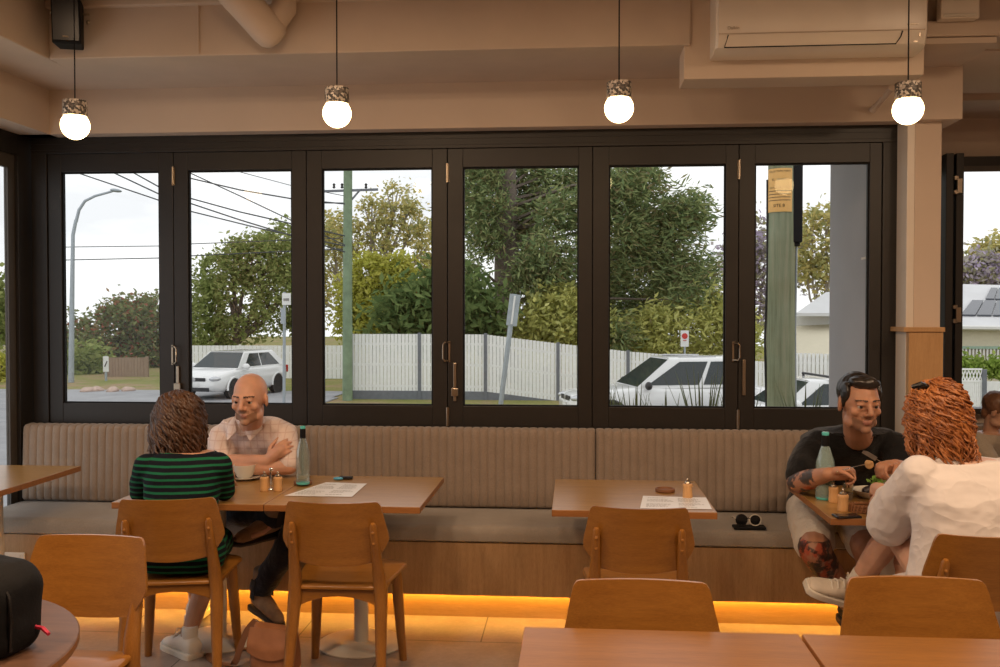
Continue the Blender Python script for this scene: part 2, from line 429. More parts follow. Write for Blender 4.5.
nt.links.new(rp.outputs[0], bg.inputs[0]); nt.links.new(bg.outputs[0], o_.inputs[0]); bg.inputs[1].default_value = 1.0
def area(name, loc, size, power, col, rot=(0,0,0), sy=None):
    l = bpy.data.lights.new(name, 'AREA'); l.energy = power; l.color = col; l.size = size
    if sy: l.shape = 'RECTANGLE'; l.size_y = sy
    o = bpy.data.objects.new(name, l); COL.objects.link(o); o.location = loc; o.rotation_euler = rot; return o
for i, (x, y) in enumerate(((-2.0,1.7),(-.3,1.7),(1.4,1.7),(3.2,1.7),(-1.1,2.7),(2.3,2.7))):
    area('ceiling_lamp', (x, y, ZC-.03), .3, LAMP, (1,.69,.44))
# ---------------------------------------------------------------- built-in bench
BX0, BX1, BF = -3.21, 1.755, 4.80
bench = thing('banquette', 'long oak-veneer bench base with amber light under its front', 'bench', ((BX0+BX1)/2, 5.0, 0)); c = V(bench.location)
obj('front_panel', MB().box(BX0, BX1-.25, BF, BF+.02, .134, .405).shift(c), 'veneer', bench, smooth=0)
obj('side_panel', MB().box(BX1-.25, BX1, BF, BF+.02, .134, .405).shift(c), 'veneer', bench, smooth=0)
obj('kickboard', MB().box(BX0, BX1, 4.875, 4.89, 0, .20).shift(c), 'oak_kick', bench, smooth=0)
obj('bench_carcass', MB().box(BX0, BX1, BF+.02, 5.36, .20, .40).shift(c), 'veneer', bench, smooth=0)
obj('light_strip', MB().box(BX0+.05, BX1-.05, BF+.040, BF+.056, .152, .160).shift(c), 'led_light', bench, smooth=0)
def back_cushion(x0, x1, label):
    n = max(1, round((x1-x0)/.0462)); per = 8; N = n*per; wdt = (x1-x0)
    cx = (x0+x1)/2
    # closed profile swept along x; front face carries the channels
    prof = [(.0,.495),(-.105,.50),(-.12,.515),(-.118,.60),(-.112,.75),(-.105,.89),(-.10,.92),(-.085,.936),(-.02,.940),(.0,.932)]
    rings = []
    for i in range(N+1):
        u = i/N; x = -wdt/2+wdt*u; ph = (i % per)/per
        rib = abs(sin(pi*ph))**.55 if 0 < i < N else 0
        e = min(u, 1-u)*wdt; edge = 1-.014*max(0, 1-e/.02)**2/.014 if e < .02 else 1
        ring = []
        for k, (y, z) in enumerate(prof):
            amp = .009 if 0 < k < 8 else (.006 if k == 8 else 0)
            yy = y+amp-rib*amp
            zz = z-(.006*(1-rib) if k in (7, 8) else 0)
            if e < .02: yy = yy+.014*(1-e/.02)**2 if y < -.05 else yy
            ring.append((x, yy, zz))
        rings.append(ring)
    m = MB(); m.rings(rings)
    o = obj('bench_back_cushion', m, 'bench_back', loc=(cx, 5.342, 0), smooth=50)
    return tag(o, label, 'cushion', 'channelled back cushions along the bench')
back_cushion(-3.205, -1.549, 'beige channelled bench back cushion in the corner, left of the striped woman')
back_cushion(-1.545, .113, 'beige channelled bench back cushion behind the water bottle and the paired tables')
back_cushion(.117, 1.755, 'beige channelled bench back cushion behind the man in the black tee')
def seat_cushion(x0, x1, label):
    m = MB(); cx = (x0+x1)/2; h = (x1-x0)/2
    prof = [(5.345,.41),(4.80,.41),(4.788,.418),(4.785,.45),(4.79,.477),(4.803,.489),(4.84,.493),(5.1,.4935),(5.345,.49)]
    m.rings([[(x, y-5.05, z) for y, z in prof] for x in (-h, -h+.006, h-.006, h)])
    o = obj('bench_seat_cushion', m, 'bench_seat', loc=(cx, 5.05, 0), smooth=40)
    return tag(o, label, 'cushion', 'flat seat cushions along the bench')
seat_cushion(-3.205, -1.547, 'grey-beige bench seat cushion in the left corner by the wall socket')
seat_cushion(-1.545, .115, 'grey-beige bench seat cushion in the middle, behind the paired tables')
seat_cushion(.117, 1.755, 'grey-beige bench seat cushion holding the sunglasses and black case')
# power point on the bench front
t = thing('power_outlet', 'white double power outlet on the bench front', 'outlet', P(15.5, 559, BF)); 
obj('face_plate', MB().box(-.057, .057, -.009, -.0005, -.037, .037), 'white_gloss', t, smooth=0, bev=.004)
for x in (-.027, .027):
    m = MB(); m.box(x-.009, x-.006, -.0105, -.008, -.012, .0); m.box(x+.006, x+.009, -.0105, -.008, -.012, .0); m.box(x-.0015, x+.0015, -.0105, -.008, -.022, -.012)
    obj('socket_slots', m, 'black_matte', t, smooth=0)
    obj('rocker_switch', MB().box(x-.006, x+.006, -.012, -.008, .012, .026), 'white_gloss', t, smooth=0, bev=.001)

# ---------------------------------------------------------------- tables
def make_table(label, loc, w=.70, d=.76, top='oak_top', ped=True, rz=0, group=None, name='dining_table', base_r=.205):
    t = thing(name, label, 'table', loc, rz, group)
    m = MB(); m.cur = 0; m.box(-w/2, w/2, -d/2, d/2, .711, .74)
    o = obj('tabletop', m, [top, 'oak_edge'], t, smooth=0, bev=.0025)
    for p in o.data.polygons:
        if abs(p.normal.z) < .5: p.material_index = 1
    if ped: pedestal(t, base_r)
    return t
def pedestal(t, r=.205):
    obj('column', MB().lathe([(.034,.012),(.034,.70)], 20), 'cream_metal', t)
    obj('base_plate', MB().lathe([(.01,0),(r-.003,0),(r,.003),(r,.008),(r-.006,.012),(.05,.016),(.036,.02)], 48), 'cream_metal', t)
    obj('top_plate', MB().box(-.16,.16,-.16,.16,.70,.711), 'cream_metal', t, smooth=0, bev=.003)
TY = 4.43
tableA = make_table('oak table with the coffee cup, before the striped woman', (-1.715, TY, 0), .694)
tableB = make_table('oak table with the car keys and sheet menu, beside the water bottle', (-1.018, TY, 0), .694)
tableC = make_table('oak table with an empty round coaster and one shaker', (.252, 4.42, 0), .70)
tableD = make_table('oak table with the plate of food, between two eating people', (1.40, 4.35, 0), .70, .77)
tableE = make_table('oak table in the left corner, cut by the photo edge', (-2.967, 4.62, 0), .49, .78)
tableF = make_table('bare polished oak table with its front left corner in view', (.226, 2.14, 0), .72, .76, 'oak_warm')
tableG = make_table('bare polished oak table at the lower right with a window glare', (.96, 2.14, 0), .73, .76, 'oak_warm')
t = thing('round_table', 'round walnut-topped table under the black backpack', 'table', (-1.83, 2.14, 0))
m = MB(); m.lathe([(.01,.71),(.57,.71),(.577,.713),(.58,.718),(.58,.736),(.577,.7395),(.57,.7405),(.01,.7405)], 72)
wood('walnut_top', (.085,.040,.022), (.145,.075,.043), 'X', .45, 18, .05)
o = obj('tabletop', m, ['walnut_top', 'oak_edge'], t)
for p in o.data.polygons:
    if abs(p.normal.z) < .6: p.material_index = 1
pedestal(t, .28)

# ---------------------------------------------------------------- dining chairs
def make_chair(label, loc, rz):
    t = thing('dining_chair', label, 'chair', loc, rz, 'oak dining chairs')
    # seat: softly rounded plate, slightly dished
    pts = []
    def arc(cx, cy, r, a0, a1, n=7):
        for i in range(n+1):
            a = radians(a0+(a1-a0)*i/n); pts.append((cx+r*cos(a), cy+r*sin(a)))
    arc(.155, .145, .075, 0, 90); arc(-.155, .145, .075, 90, 180); arc(-.14, -.165, .055, 180, 270); arc(.14, -.165, .055, 270, 360)
    m = MB(); rr = [(0.965, .438), (1, .444), (1, .452), (.975, .4585), (.6, .4555), (.2, .453)]
    m.rings([[(x*k, y*k, z) for x, y in pts] for k, z in rr])
    obj('seat', m, 'oak_chair', t, smooth=50)
    for s in (-1, 1):
        m = MB(); m.box(s*.165-.010, s*.165+.010, -.17, .15, .395, .437)
        obj('side_rail', m, 'oak_chair', t, smooth=0, bev=.003)
    for y in (-.185, .155):   # arched rails
        m = MB(); poly = [(-.17,.437),(-.17,.365),(-.13,.385),(-.06,.405),(0,.41),(.06,.405),(.13,.385),(.17,.365),(.17,.437)]
        m.prism(poly, .02, Matrix.Translation((0, y, 0)) @ Matrix.Rotation(pi/2, 4, 'X'))
        obj('arched_rail', m, 'oak_chair', t, smooth=0, bev=.003)
    for s in (-1, 1):
        m = MB(); m.tube([(s*.205,.205,0),(s*.196,.19,.12),(s*.178,.16,.44)], [.017,.021,.028], 8, up=(1,0,0), phase=pi/8)
        obj('leg', m, 'oak_leg', t, smooth=50)
        m = MB(); m.tube([(s*.197,-.30,0),(s*.188,-.255,.2),(s*.180,-.205,.42),(s*.175,-.222,.50),(s*.169,-.272,.64),(s*.166,-.302,.725),(s*.166,-.306,.738)],
                         [.0165,.023,.029,.027,.019,.015,.009], 8, up=(1,0,0), phase=pi/8)
        for z, y in ((.70,-.309), (.655,-.2935)):
            m.lathe([(.001,.0),(.006,.0),(.006,.003),(.001,.004)], 8, (s*.167, y, z), (0,-1,.3))
        obj('leg', m, 'oak_leg', t, smooth=50)
    # curved plywood back
    zs = [.562,.566,.575,.60,.63,.655,.67,.70,.75,.79,.81,.818,.8205]; hw = [.125,.15,.166,.188,.208,.219,.220,.215,.204,.196,.190,.182,.172]
    nv = len(zs)-1; nu = 20
    def fn(u, v):
        j = round(v*nv); s = u*2-1; x = s*hw[j]
        z = zs[j]+(.002*(s*s) if j >= nv-1 else 0)-(.010*(1-s*s) if j <= 1 else 0)
        y = -.222-.052*(1-(x/.22)**2)-.20*(zs[j]-.56)
        return V((x, y, z))
    m = MB(); m.shell(fn, nu, nv, lambda u, v: V((0, .013, 0)))
    obj('backrest', m, 'oak_chair', t, smooth=50, bev=.002)
    return t
R = radians
chair1 = make_chair('oak dining chair the striped woman sits on', (-1.725, 4.035, 0), R(11))
def chair(loc, rz, label): return dup(chair1, loc, rz, label, 'oak dining chairs')
chair((-.98, 4.03, 0), R(1), 'empty oak dining chair drawn up to the table with car keys')
chair((.262, 4.02, 0), R(-2), 'empty oak dining chair seen from behind at the table with the coaster')
chair((.187, 2.40, 0), R(180), 'empty oak dining chair facing us across the bare table with its corner in view')
chair((.972, 2.49, 0), R(180), 'empty oak dining chair facing us below the white-shirted woman')
chair((1.435, 3.64, 0), R(0), 'oak dining chair behind the woman in the white shirt')
chair((-1.65, 2.80, 0), R(178), 'empty oak dining chair facing us behind the backpack table')

# ---------------------------------------------------------------- lamps and ceiling fittings
def pendant(px, label):
    p = P(px, 104, 4.2); z = {75: 2.447, 337: 2.482, 619: 2.484, 908: 2.457}[px]
    t = thing('pendant_lamp', label, 'lamp', (p.x, 4.2, z), 0, 'globe pendant lamps')
    m = MB(); R_ = .064
    prof = [(.001, -R_)]+[(R_*sin(a), -R_*cos(a)) for a in [pi*k/16 for k in range(1, 13)]]+[(.05,.05)]
    m.lathe(prof, 32); obj('globe', m, 'globe_light', t)
    obj('holder', MB().lathe([(.03,.042),(.052,.043),(.054,.047),(.054,.110),(.052,.114),(.004,.114)], 28), 'terrazzo', t)
    obj('cord', MB().tube([(0,0,.113),(0,0,ZC-z-.02)], .0032, 6), 'black_matte', t)
    obj('ceiling_rose', MB().lathe([(.04,ZC-z-.025),(.045,ZC-z-.02),(.045,ZC-z)], 20), 'black_matte', t)
pendant(75, 'globe pendant lamp hanging by the black speaker'); pendant(337, 'globe pendant lamp hanging above the water bottle table')
pendant(619, 'globe pendant lamp hanging before the dark conifer, left of the air conditioner'); pendant(908, 'globe pendant lamp hanging below the air conditioner by the pillar')

t = thing('wall_speaker', 'small black speaker up in the left ceiling corner', 'speaker', (-2.505, 4.53, 2.905), R(17))
m = MB(); m.add([(-.065,-.06,0),(.07,-.06,.0),(.06,.06,0),(-.055,.06,0),(-.065,-.085,.225),(.07,-.085,.225),(.06,.06,.225),(-.055,.06,.225)], [(0,3,2,1),(4,5,6,7),(0,1,5,4),(1,2,6,5),(2,3,7,6),(3,0,4,7)])
obj('cabinet', m, 'black_matte', t, smooth=0, bev=.008, bseg=3)
m = MB(); m.add([(-.057,-.0655,.015),(.062,-.0655,.015),(.062,-.0875,.213),(-.057,-.0875,.213)], [(0,1,2,3)]); m.shift((0,.0,0)); obj('grille', m, 'black_gloss', t, smooth=0)
obj('badge', MB().box(-.012,.014,-.073,-.066,.028,.034), 'steel', t, smooth=0)
m = MB(); m.tube([(-.09,.02,.17),(.095,.02,.17)], .006, 8); m.box(-.02,.02,.06,.10,.12,.2); m.ell((-.082,.01,.17),.011); m.ell((.09,.01,.13),.011); obj('bracket', m, 'steel', t)

t = thing('air_conditioner', 'white split-system air conditioner on the boxed wall', 'air conditioner', (1.12, 4.64, 2.797), 0)
hw_ = .475
prof = [(0,.0),(-.14,.0),(-.175,.014),(-.198,.045),(-.206,.075),(-.208,.30),(-.2,.32),(0,.33)]
m = MB(); m.rings([[(x, y, z) for y, z in [(a*k, b) for a, b in prof]] for x, k in ((-hw_,.93),(-hw_+.012,1),(hw_-.05,1),(hw_-.012,.97),(hw_,.85))])
obj('casing', m, 'white_gloss', t, smooth=30)
m = MB()
m.box(-hw_+.01, hw_-.02, -.2085, -.2, .068, .0705)
obj('panel_seam', m, 'beam_paint', t, smooth=0)
m = MB(); m.add([(-.43,-.178,.016),(.33,-.178,.016),(.35,-.205,.064),(-.42,-.205,.064)], [(0,1,2,3)])
m2 = MB(); Mx = lambda s: [V((x, y-.0035*s, z)) for x, y, z in m.v]
m2.add([V(p)+V((0,.002,0)) for p in m.v]+Mx(1), [(0,1,2,3),(4,7,6,5),(0,4,5,1),(1,5,6,2),(2,6,7,3),(3,7,4,0)])
obj('air_flap', m2, 'white_gloss', t, smooth=0)
m = MB(); m.tube([(-.42,-.2065,.064),(-.435,-.18,.014),(.335,-.18,.014),(.35,-.197,.04),(.356,-.2065,.065)], .0028, 6)
obj('flap_gap', m, 'black_matte', t)
ac_unit = t
m = MB(); m.box(.375,.42,-.2092,-.207,.09,.095); m.box(.43,.436,-.202,-.199,.04,.056); m.box(.41,.43,-.185,-.182,.02,.024)
obj('badge', m, 'steel', t, smooth=0)

t = thing('emergency_light', 'pale emergency light box on the beam above the pillar', 'light fitting', P(956, 22, 4.70))
m = MB(); m.box(-.092,.085,-.06,.0,.0,.19); obj('housing', m, 'white_gloss', t, smooth=0, bev=.006)
obj('lens', MB().box(-.08,.072,-.066,-.055,.006,.022), 'cream_metal', t, smooth=0, bev=.003)
obj('label', MB().box(-.035,.02,-.0615,-.0595,.085,.125), 'bench_back', t, smooth=0)

a = P(205, -40, 4.25); b = P(268, 30, 4.52)
m = MB(); m.tube([a+(a-b)*.02, b], .082, 32); pipe_end = b
t = thing('drain_pipe', 'fat painted diagonal drain pipe under the ceiling', 'pipe', tuple(b)); m.shift(b)
obj('pipe_barrel', m, 'wall_paint', t, smooth=50)
d = (b-a).normalized(); m = MB(); m.lathe([(.083,-.05),(.083,.0),(.078,.035),(.06,.06),(.03,.072),(.001,.075)], 28, (0,0,0), d); obj('pipe_cap', m, 'wall_paint', t, smooth=50)
q = P(284, 8, 4.55)-b; m = MB(); m.tube([(0.0,.02,-.0), q*.55, q, q+V((.0,.0,.06))], [.06,.062,.062,.062], 24); obj('pipe_elbow', m, 'wall_paint', t, smooth=50)
t = thing('wall_bracket', 'small painted stub pipe slanting behind the pillar pendant', 'pipe', P(880, 100, 5.2))
b = V(t.location); m = MB(); m.tube([P(874,109,5.24)-b, P(892,88,5.0)-b], [.013,.016], 10); m.tube([P(872,111,5.25)-b, P(876,106,5.22)-b], .018, 10); obj('stub', m, 'wall_paint', t)
t = thing('conduit_pipe', 'curved painted pipe under the right ceiling recess', 'pipe', P(985, 92, 6.2)); b = V(t.location)
m = MB(); m.tube([P(940,91,6.2)-b, P(965,90,6.2)-b, P(983,92,6.2)-b, P(1000,104,6.2)-b, P(1030,130,6.2)-b], .035, 14); obj('pipe_run', m, 'wall_paint', t)
# ---------------------------------------------------------------- outside
GZ = -1.1
def gz(x, y):
    k = min(1, max(0, (y-12)/8))
    return GZ-.095*max(0, min(x, 12)-.3)*k
def ground_grid(x0, x1, y0, y1, nx, ny, off=0):
    m = MB(); m.grid(lambda u, v: V((x0+(x1-x0)*u, y0+(y1-y0)*v, gz(x0+(x1-x0)*u, y0+(y1-y0)*v)+off)), nx, ny); return m
b = NB('grass_ground'); co_ = b.coord(); n1 = b.noise(co_, .5, 5, .6); n2 = b.noise(co_, 9, 3)
c1 = b.ramp(n1, [(.35, (.20,.22,.06)), (.5, (.27,.25,.09)), (.62, (.34,.24,.14))]); c2 = b.ramp(n2, [(.3, (.75,.75,.75)), (.7, (1.1,1.1,1.1))])
mm = b.n('ShaderNodeMixRGB', blend_type='MULTIPLY'); mm.inputs[0].default_value = 1; b.l(c1, mm.inputs[1]); b.l(c2, mm.inputs[2])
b.bsdf(mm.outputs[0], .95, spec=.1); MATS['grass_ground'] = b.m
plain('asphalt', (.33,.33,.34), .9, var=.12, vscale=1.5, spec=.2)
plain('concrete_path', (.42,.38,.34), .9, var=.12, vscale=2)
struct('ground', ground_grid(-70, 60, 5.62, 110, 65, 60), 'grass_ground', smooth=0)
struct('road', ground_grid(-70, P(350,400,32).x, 29.5, 32.0, 40, 4, .02), 'asphalt', smooth=0)
struct('road_side', ground_grid(1.2, 40, 15, 26.5, 40, 10, .02), 'asphalt', smooth=0)
struct('road_left', MB().box(-60, -7.5, 8, 29.5, GZ+.005, GZ+.03), 'asphalt', smooth=0)
struct('road_footpath', ground_grid(-6.5, 20, 6.5, 9, 20, 2, .015), 'concrete_path', smooth=0)
# the grey blade wall just outside the last pane
plain('render_grey', (.40,.39,.40), .85, var=.05, vscale=2.5, bump=.08, bscale=20, spec=.2)
xw = 1.73; yw = xw/(P(829.5, 300, 6).x/6)
struct('wall_blade', MB().box(xw, xw+.3, 5.61, yw, -1.4, 3.6), 'render_grey', smooth=0)
struct('trim_blade_slot', MB().box(xw-.004, xw+.01, 5.80, 5.885, P(848,259.5,5.84).z, P(848,257.2,5.84).z), 'white_gloss', smooth=0)

# ---- foliage
def leafmat(name, cols, tr=.35):
    b = NB(name); g = b.n('ShaderNodeNewGeometry')
    n = len(cols); col = b.ramp(g.outputs['Random Per Island'], [(i/max(1, n-1), c) for i, c in enumerate(cols)])
    d = b.n('ShaderNodeBsdfDiffuse'); t = b.n('ShaderNodeBsdfTranslucent'); ms = b.n('ShaderNodeMixShader'); ms.inputs[0].default_value = tr
    b.l(col, d.inputs[0]); b.l(col, t.inputs[0]); b.l(d.outputs[0], ms.inputs[1]); b.l(t.outputs[0], ms.inputs[2]); b.l(ms.outputs[0], b.out.inputs['Surface'])
    MATS[name] = b.m
K = 1.0
leafmat('leaf_mid', [(.22,.275,.085),(.31,.36,.125),(.41,.44,.17),(.26,.30,.10)])
leafmat('leaf_red', [(.18,.21,.085),(.24,.27,.11),(.30,.32,.14),(.22,.24,.10),(.50,.17,.12)])
leafmat('leaf_gum', [(0.333,0.350,0.151),(0.483,0.467,0.200),(0.600,0.534,0.217),(0.734,0.600,0.250),(0.400,0.416,0.167)])
leafmat('leaf_yellow', [(.48,.48,.09),(.60,.57,.13),(.42,.44,.08),(.66,.62,.18)])
leafmat('leaf_dark', [(.10,.155,.055),(.15,.21,.075),(.22,.28,.10),(.12,.175,.06)])
leafmat('leaf_conifer', [(.13,.19,.08),(.19,.25,.11),(.27,.32,.14),(.36,.40,.17),(.26,.20,.11)], .25)
leafmat('leaf_olive', [(0.367,0.384,0.117),(0.517,0.517,0.167),(0.634,0.600,0.200),(0.434,0.451,0.151),(0.716,0.700,0.283)])
leafmat('leaf_purple', [(.50,.40,.56),(.58,.50,.66),(.40,.38,.26),(.42,.41,.20),(.62,.54,.68)])
leafmat('leaf_hedge', [(.20,.30,.05),(.28,.38,.08),(.36,.44,.11)])
plain('bark', (.16,.125,.10), .9, var=.3, vscale=12, bump=.5, bscale=14)
plain('bark_pale', (.36,.31,.26), .9, var=.2, vscale=9)
def leaf(m, p, size, r, asp=.5, droop=0):
    d = V((r.gauss(0,1), r.gauss(0,1), r.gauss(0,.7)-droop)).normalized()
    n = d.orthogonal().normalized(); n = Matrix.Rotation(r.uniform(0, 2*pi), 3, d) @ n
    a = d*size*.5; w = n*size*.5*asp
    m.add([p-a, p+w-a*.1, p+a, p-w-a*.1], [(0,1,2,3)])
def tree(name, label, Y, blobs, leafm, size, n, base=None, trunk_r=.18, barkm='bark', asp=.5, droop=0, seed=1, shell=.55, cat='tree', group=None, limbs=True):
    """blobs: (px, py, rx, ry[, dY[, weight]]) in photo pixels at depth Y; n leaves over all of them"""
    r = random.Random(seed); k = Y/F
    if base is None:
        q = P(blobs[0][0], 330, Y); base = V((q.x, Y, gz(q.x, Y)))
    t = thing(name, label, cat, base, 0, group)
    B = []
    for bl in blobs:
        dy = bl[4] if len(bl) > 4 else 0
        c = P(bl[0], bl[1], Y+dy); kk = (Y+dy)/F
        B.append((c, bl[2]*kk, bl[3]*kk, (bl[5] if len(bl) > 5 else 1)))
    tot = sum(b[1]*b[2]*b[3] for b in B); m = MB()
    for c, rx, rz, w in B:
        cnt = max(6, int(n*rx*rz*w/tot))
        nc = max(3, cnt//26)
        for i in range(nc):        # leaves gather in sprays round small twig ends
            d = V((r.gauss(0,1), r.gauss(0,1), r.gauss(0,1))).normalized()
            q = r.uniform(shell, 1.0)**.6
            cc = c+V((d.x*rx*q, d.y*(rx+rz)*.5*q, d.z*rz*q)); sp = size*r.uniform(1.2, 2.4)
            for j in range(cnt//nc):
                p = cc+V((r.gauss(0, sp*.55), r.gauss(0, sp*.55), r.gauss(0, sp*.42)-droop*sp*.3))
                leaf(m, p-base, size*r.uniform(.6, 1.3), r, asp, droop)
    obj('foliage', m, leafm, t, smooth=0, fixn=False)
    m = MB()
    top = max(b[0].z for b in B)
    lead = max(B, key=lambda b: b[1]*b[2])[0]
    if limbs:
        j0 = base+(V((lead.x, lead.y, lead.z))-base)*.45
        m.tube([V((0,0,-.2)), (j0-base)*.5+V((.1,0,0))*trunk_r, j0-base], [trunk_r*1.25, trunk_r, trunk_r*.8], 8)
        for c, rx, rz, w in B:
            e = c-base; s = (j0-base)*r.uniform(.75, 1.0); md = s*.5+e*.5+V((r.uniform(-.3,.3)*rx, r.uniform(-.2,.2)*rx, -.1*rz))
            m.tube([s, md, e], [trunk_r*.5, trunk_r*.34, trunk_r*.1], 6)
            for q in range(3):
                e2 = e+V((r.uniform(-.8,.8)*rx, r.uniform(-.6,.6)*rx, r.uniform(-.3,.8)*rz))
                m.tube([md*.4+e*.6, e2], [trunk_r*.22, trunk_r*.05], 5)
    else:
        m.tube([V((0,0,-.2)), V((.03,0,.4)), V((0,.02,.8))], [trunk_r, trunk_r*.8, trunk_r*.4], 7)
    obj('trunk', m, barkm, t, smooth=50)
    return t
TG = 'trees across the street'
tree('flowering_tree', 'bushy tree dotted with red flowers above the paling fence', 47, [(120,340,42,40),(92,352,26,34),(150,330,30,38),(158,350,26,40),(128,320,26,24),(70,338,14,30)], 'leaf_red', .27, 12000, seed=2, trunk_r=.22)
tree('shrub', 'light green shrub at the foot of the street lamp', 41, [(70,372,16,18),(86,362,16,22),(92,378,12,12)], 'leaf_mid', .3, 2200, seed=3, cat='shrub', limbs=False, trunk_r=.1)
tree('leafy_tree', 'spreading green tree over the white hatchback', 43, [(236,300,36,30),(205,310,24,30),(268,262,30,30),(248,262,22,24),(222,275,24,26),(286,250,22,30),(280,300,24,34),(204,340,22,22),(240,330,26,16),(236,245,9,9),(292,290,14,40)], 'leaf_mid', .25, 14000, seed=4, trunk_r=.26)
tree('gum_tree', 'tall open gum tree behind the green power pole', 50, [(395,212,20,15),(372,222,18,14),(415,226,20,14),(428,248,16,26),(390,240,26,12),(352,240,22,22),(330,262,18,50),(372,206,10,8),(398,190,14,7),(420,268,20,16),(334,230,12,22),(410,205,12,10),(318,300,10,50)], 'leaf_gum', .26, 8000, seed=5, trunk_r=.3, barkm='bark_pale', shell=.3)
tree('golden_tree', 'yellow-green tree between the power pole and the glossy dark tree', 42, [(372,278,24,22),(396,286,18,20),(355,300,18,24),(378,310,26,22),(362,328,22,18),(400,270,14,14)], 'leaf_yellow', .25, 12000, seed=6, trunk_r=.18)
tree('umbrella_tree', 'dark glossy large-leaved tree above the white picket fence', 33, [(412,308,24,24),(432,300,24,28),(396,318,14,20),(450,305,20,30),(474,306,20,28),(484,324,12,20),(424,328,30,16)], 'leaf_dark', .42, 6500, seed=7, trunk_r=.14, asp=.36, droop=.5)
# the big conifer: one straight trunk with tiers of drooping sprays
cb = P(506, 345, 37); cb = V((cb.x, 37, gz(cb.x, 37)))
con = thing('conifer', 'huge dark conifer filling the middle panes', 'tree', cb)
r = random.Random(11); m = MB(); mk = MB()
mk.tube([V((0,0,-.3)), V((.05,0,3)), V((.0,0,7)), V((-.05,0,14))], [.62,.52,.44,.2], 14)
tiers = []
specs = [(478,180,30,26),(500,170,30,24),(540,178,26,24),(562,215,28,22),(470,215,22,22),(485,240,20,20),(525,205,24,20),(520,240,30,24),(548,262,32,26),(532,285,26,22),(558,295,22,26),(470,275,14,18),(575,180,16,18),(512,225,22,24),
         (632,182,34,20),(682,210,30,20),(660,230,42,22),(625,225,26,24),(640,260,34,24),(680,268,40,22),(620,300,30,26),(650,315,28,24),(610,270,22,26),(690,300,24,16),(615,335,22,14),(665,290,30,20),(600,200,18,28),(590,250,18,28),
         (488,205,18,16),(625,190,20,18)]
for (px, py, rx, ry) in specs:
    dy = r.uniform(-3, 2.2); c = P(px, py, 37+dy)-cb; k = (37+dy)/F
    a = V((0,0,max(1.5, c.z-.6))); mk.tube([a, a*.45+c*.55+V((0,0,.35)), c], [.08,.05,.02], 6)
    n = int(rx*ry*2.6)+160
    for i in range(n//16+1):
        d = V((r.gauss(0,1), r.gauss(0,1), r.gauss(0,1))).normalized(); q = r.uniform(.15, 1)**.5
        cc = c+V((d.x*rx*k*q, d.y*rx*k*.8*q, d.z*ry*k*q))
        out = V((cc.x, cc.y, 0)).normalized()
        for j in range(16):
            p = cc+V((r.gauss(0,.26), r.gauss(0,.26), r.gauss(0,.22)))
            dd = (out+V((r.gauss(0,.8), r.gauss(0,.8), r.gauss(-.1,.8)))).normalized()
            w = dd.orthogonal().normalized(); w = Matrix.Rotation(r.uniform(0,6.3), 3, dd) @ w
            L = r.uniform(.22,.42); m.add([p, p+dd*L*.5+w*.036, p+dd*L, p+dd*L*.5-w*.036], [(0,1,2,3)])
obj('foliage', m, 'leaf_conifer', con, smooth=0, fixn=False); obj('trunk', mk, 'bark', con, smooth=60)
tree('garden_shrub', 'olive flowering shrubs behind the leaning sign', 34, [(545,320,20,26),(570,325,20,26),(556,300,16,16),(530,335,14,16),(590,330,20,24)], 'leaf_olive', .26, 6500, seed=8, cat='shrub', limbs=False)
tree('bamboo_clump', 'yellow-green feathery clump behind the white ute', 35, [(640,335,26,20),(668,325,26,22),(700,330,24,24),(722,320,18,30),(612,340,20,16),(655,345,40,10),(735,340,20,24)], 'leaf_olive', .30, 8000, seed=9, cat='shrub', limbs=False, asp=.3)
tree('open_tree', 'pale thin-branched tree right of the sign pole', 52, [(812,230,14,22),(825,215,12,16),(806,262,14,20),(828,258,16,24),(818,282,16,16),(840,235,16,30)], 'leaf_gum', .34, 2600, seed=10, trunk_r=.18, barkm='bark_pale', shell=.2)
tree('jacaranda_tree', 'jacaranda with purple flowers just left of the sign pole', 56, [(752,235,16,24),(762,275,14,26),(740,265,18,26),(748,310,24,22),(798,240,10,16),(795,270,8,18)], 'leaf_purple', .38, 3800, seed=12, trunk_r=.2, barkm='bark_pale')
tree('jacaranda_tree', 'purple jacaranda above the solar-panel roof, beside the pillar', 62, [(968,272,14,14),(982,268,14,14),(952,275,14,12),(994,278,12,14)], 'leaf_purple', .38, 3500, seed=13, trunk_r=.2, barkm='bark_pale')
tree('gum_tree', 'olive gum tree above the solar-panel roof at the right photo edge', 64, [(990,255,16,10),(1006,250,20,14),(978,258,8,7),(1010,272,20,16)], 'leaf_gum', .38, 3200, seed=14, trunk_r=.22, barkm='bark_pale')
tree('roadside_tree', 'green tree seen in the strip of the left wall window', 40, [(-8,312,14,26),(2,330,10,20),(-20,300,20,40)], 'leaf_mid', .36, 3000, seed=15)
tree('roadside_shrub', 'yellow-green shrub low in the left wall window', 36, [(0,375,12,18),(-14,372,14,20)], 'leaf_yellow', .3, 1500, seed=16, cat='shrub', limbs=False)

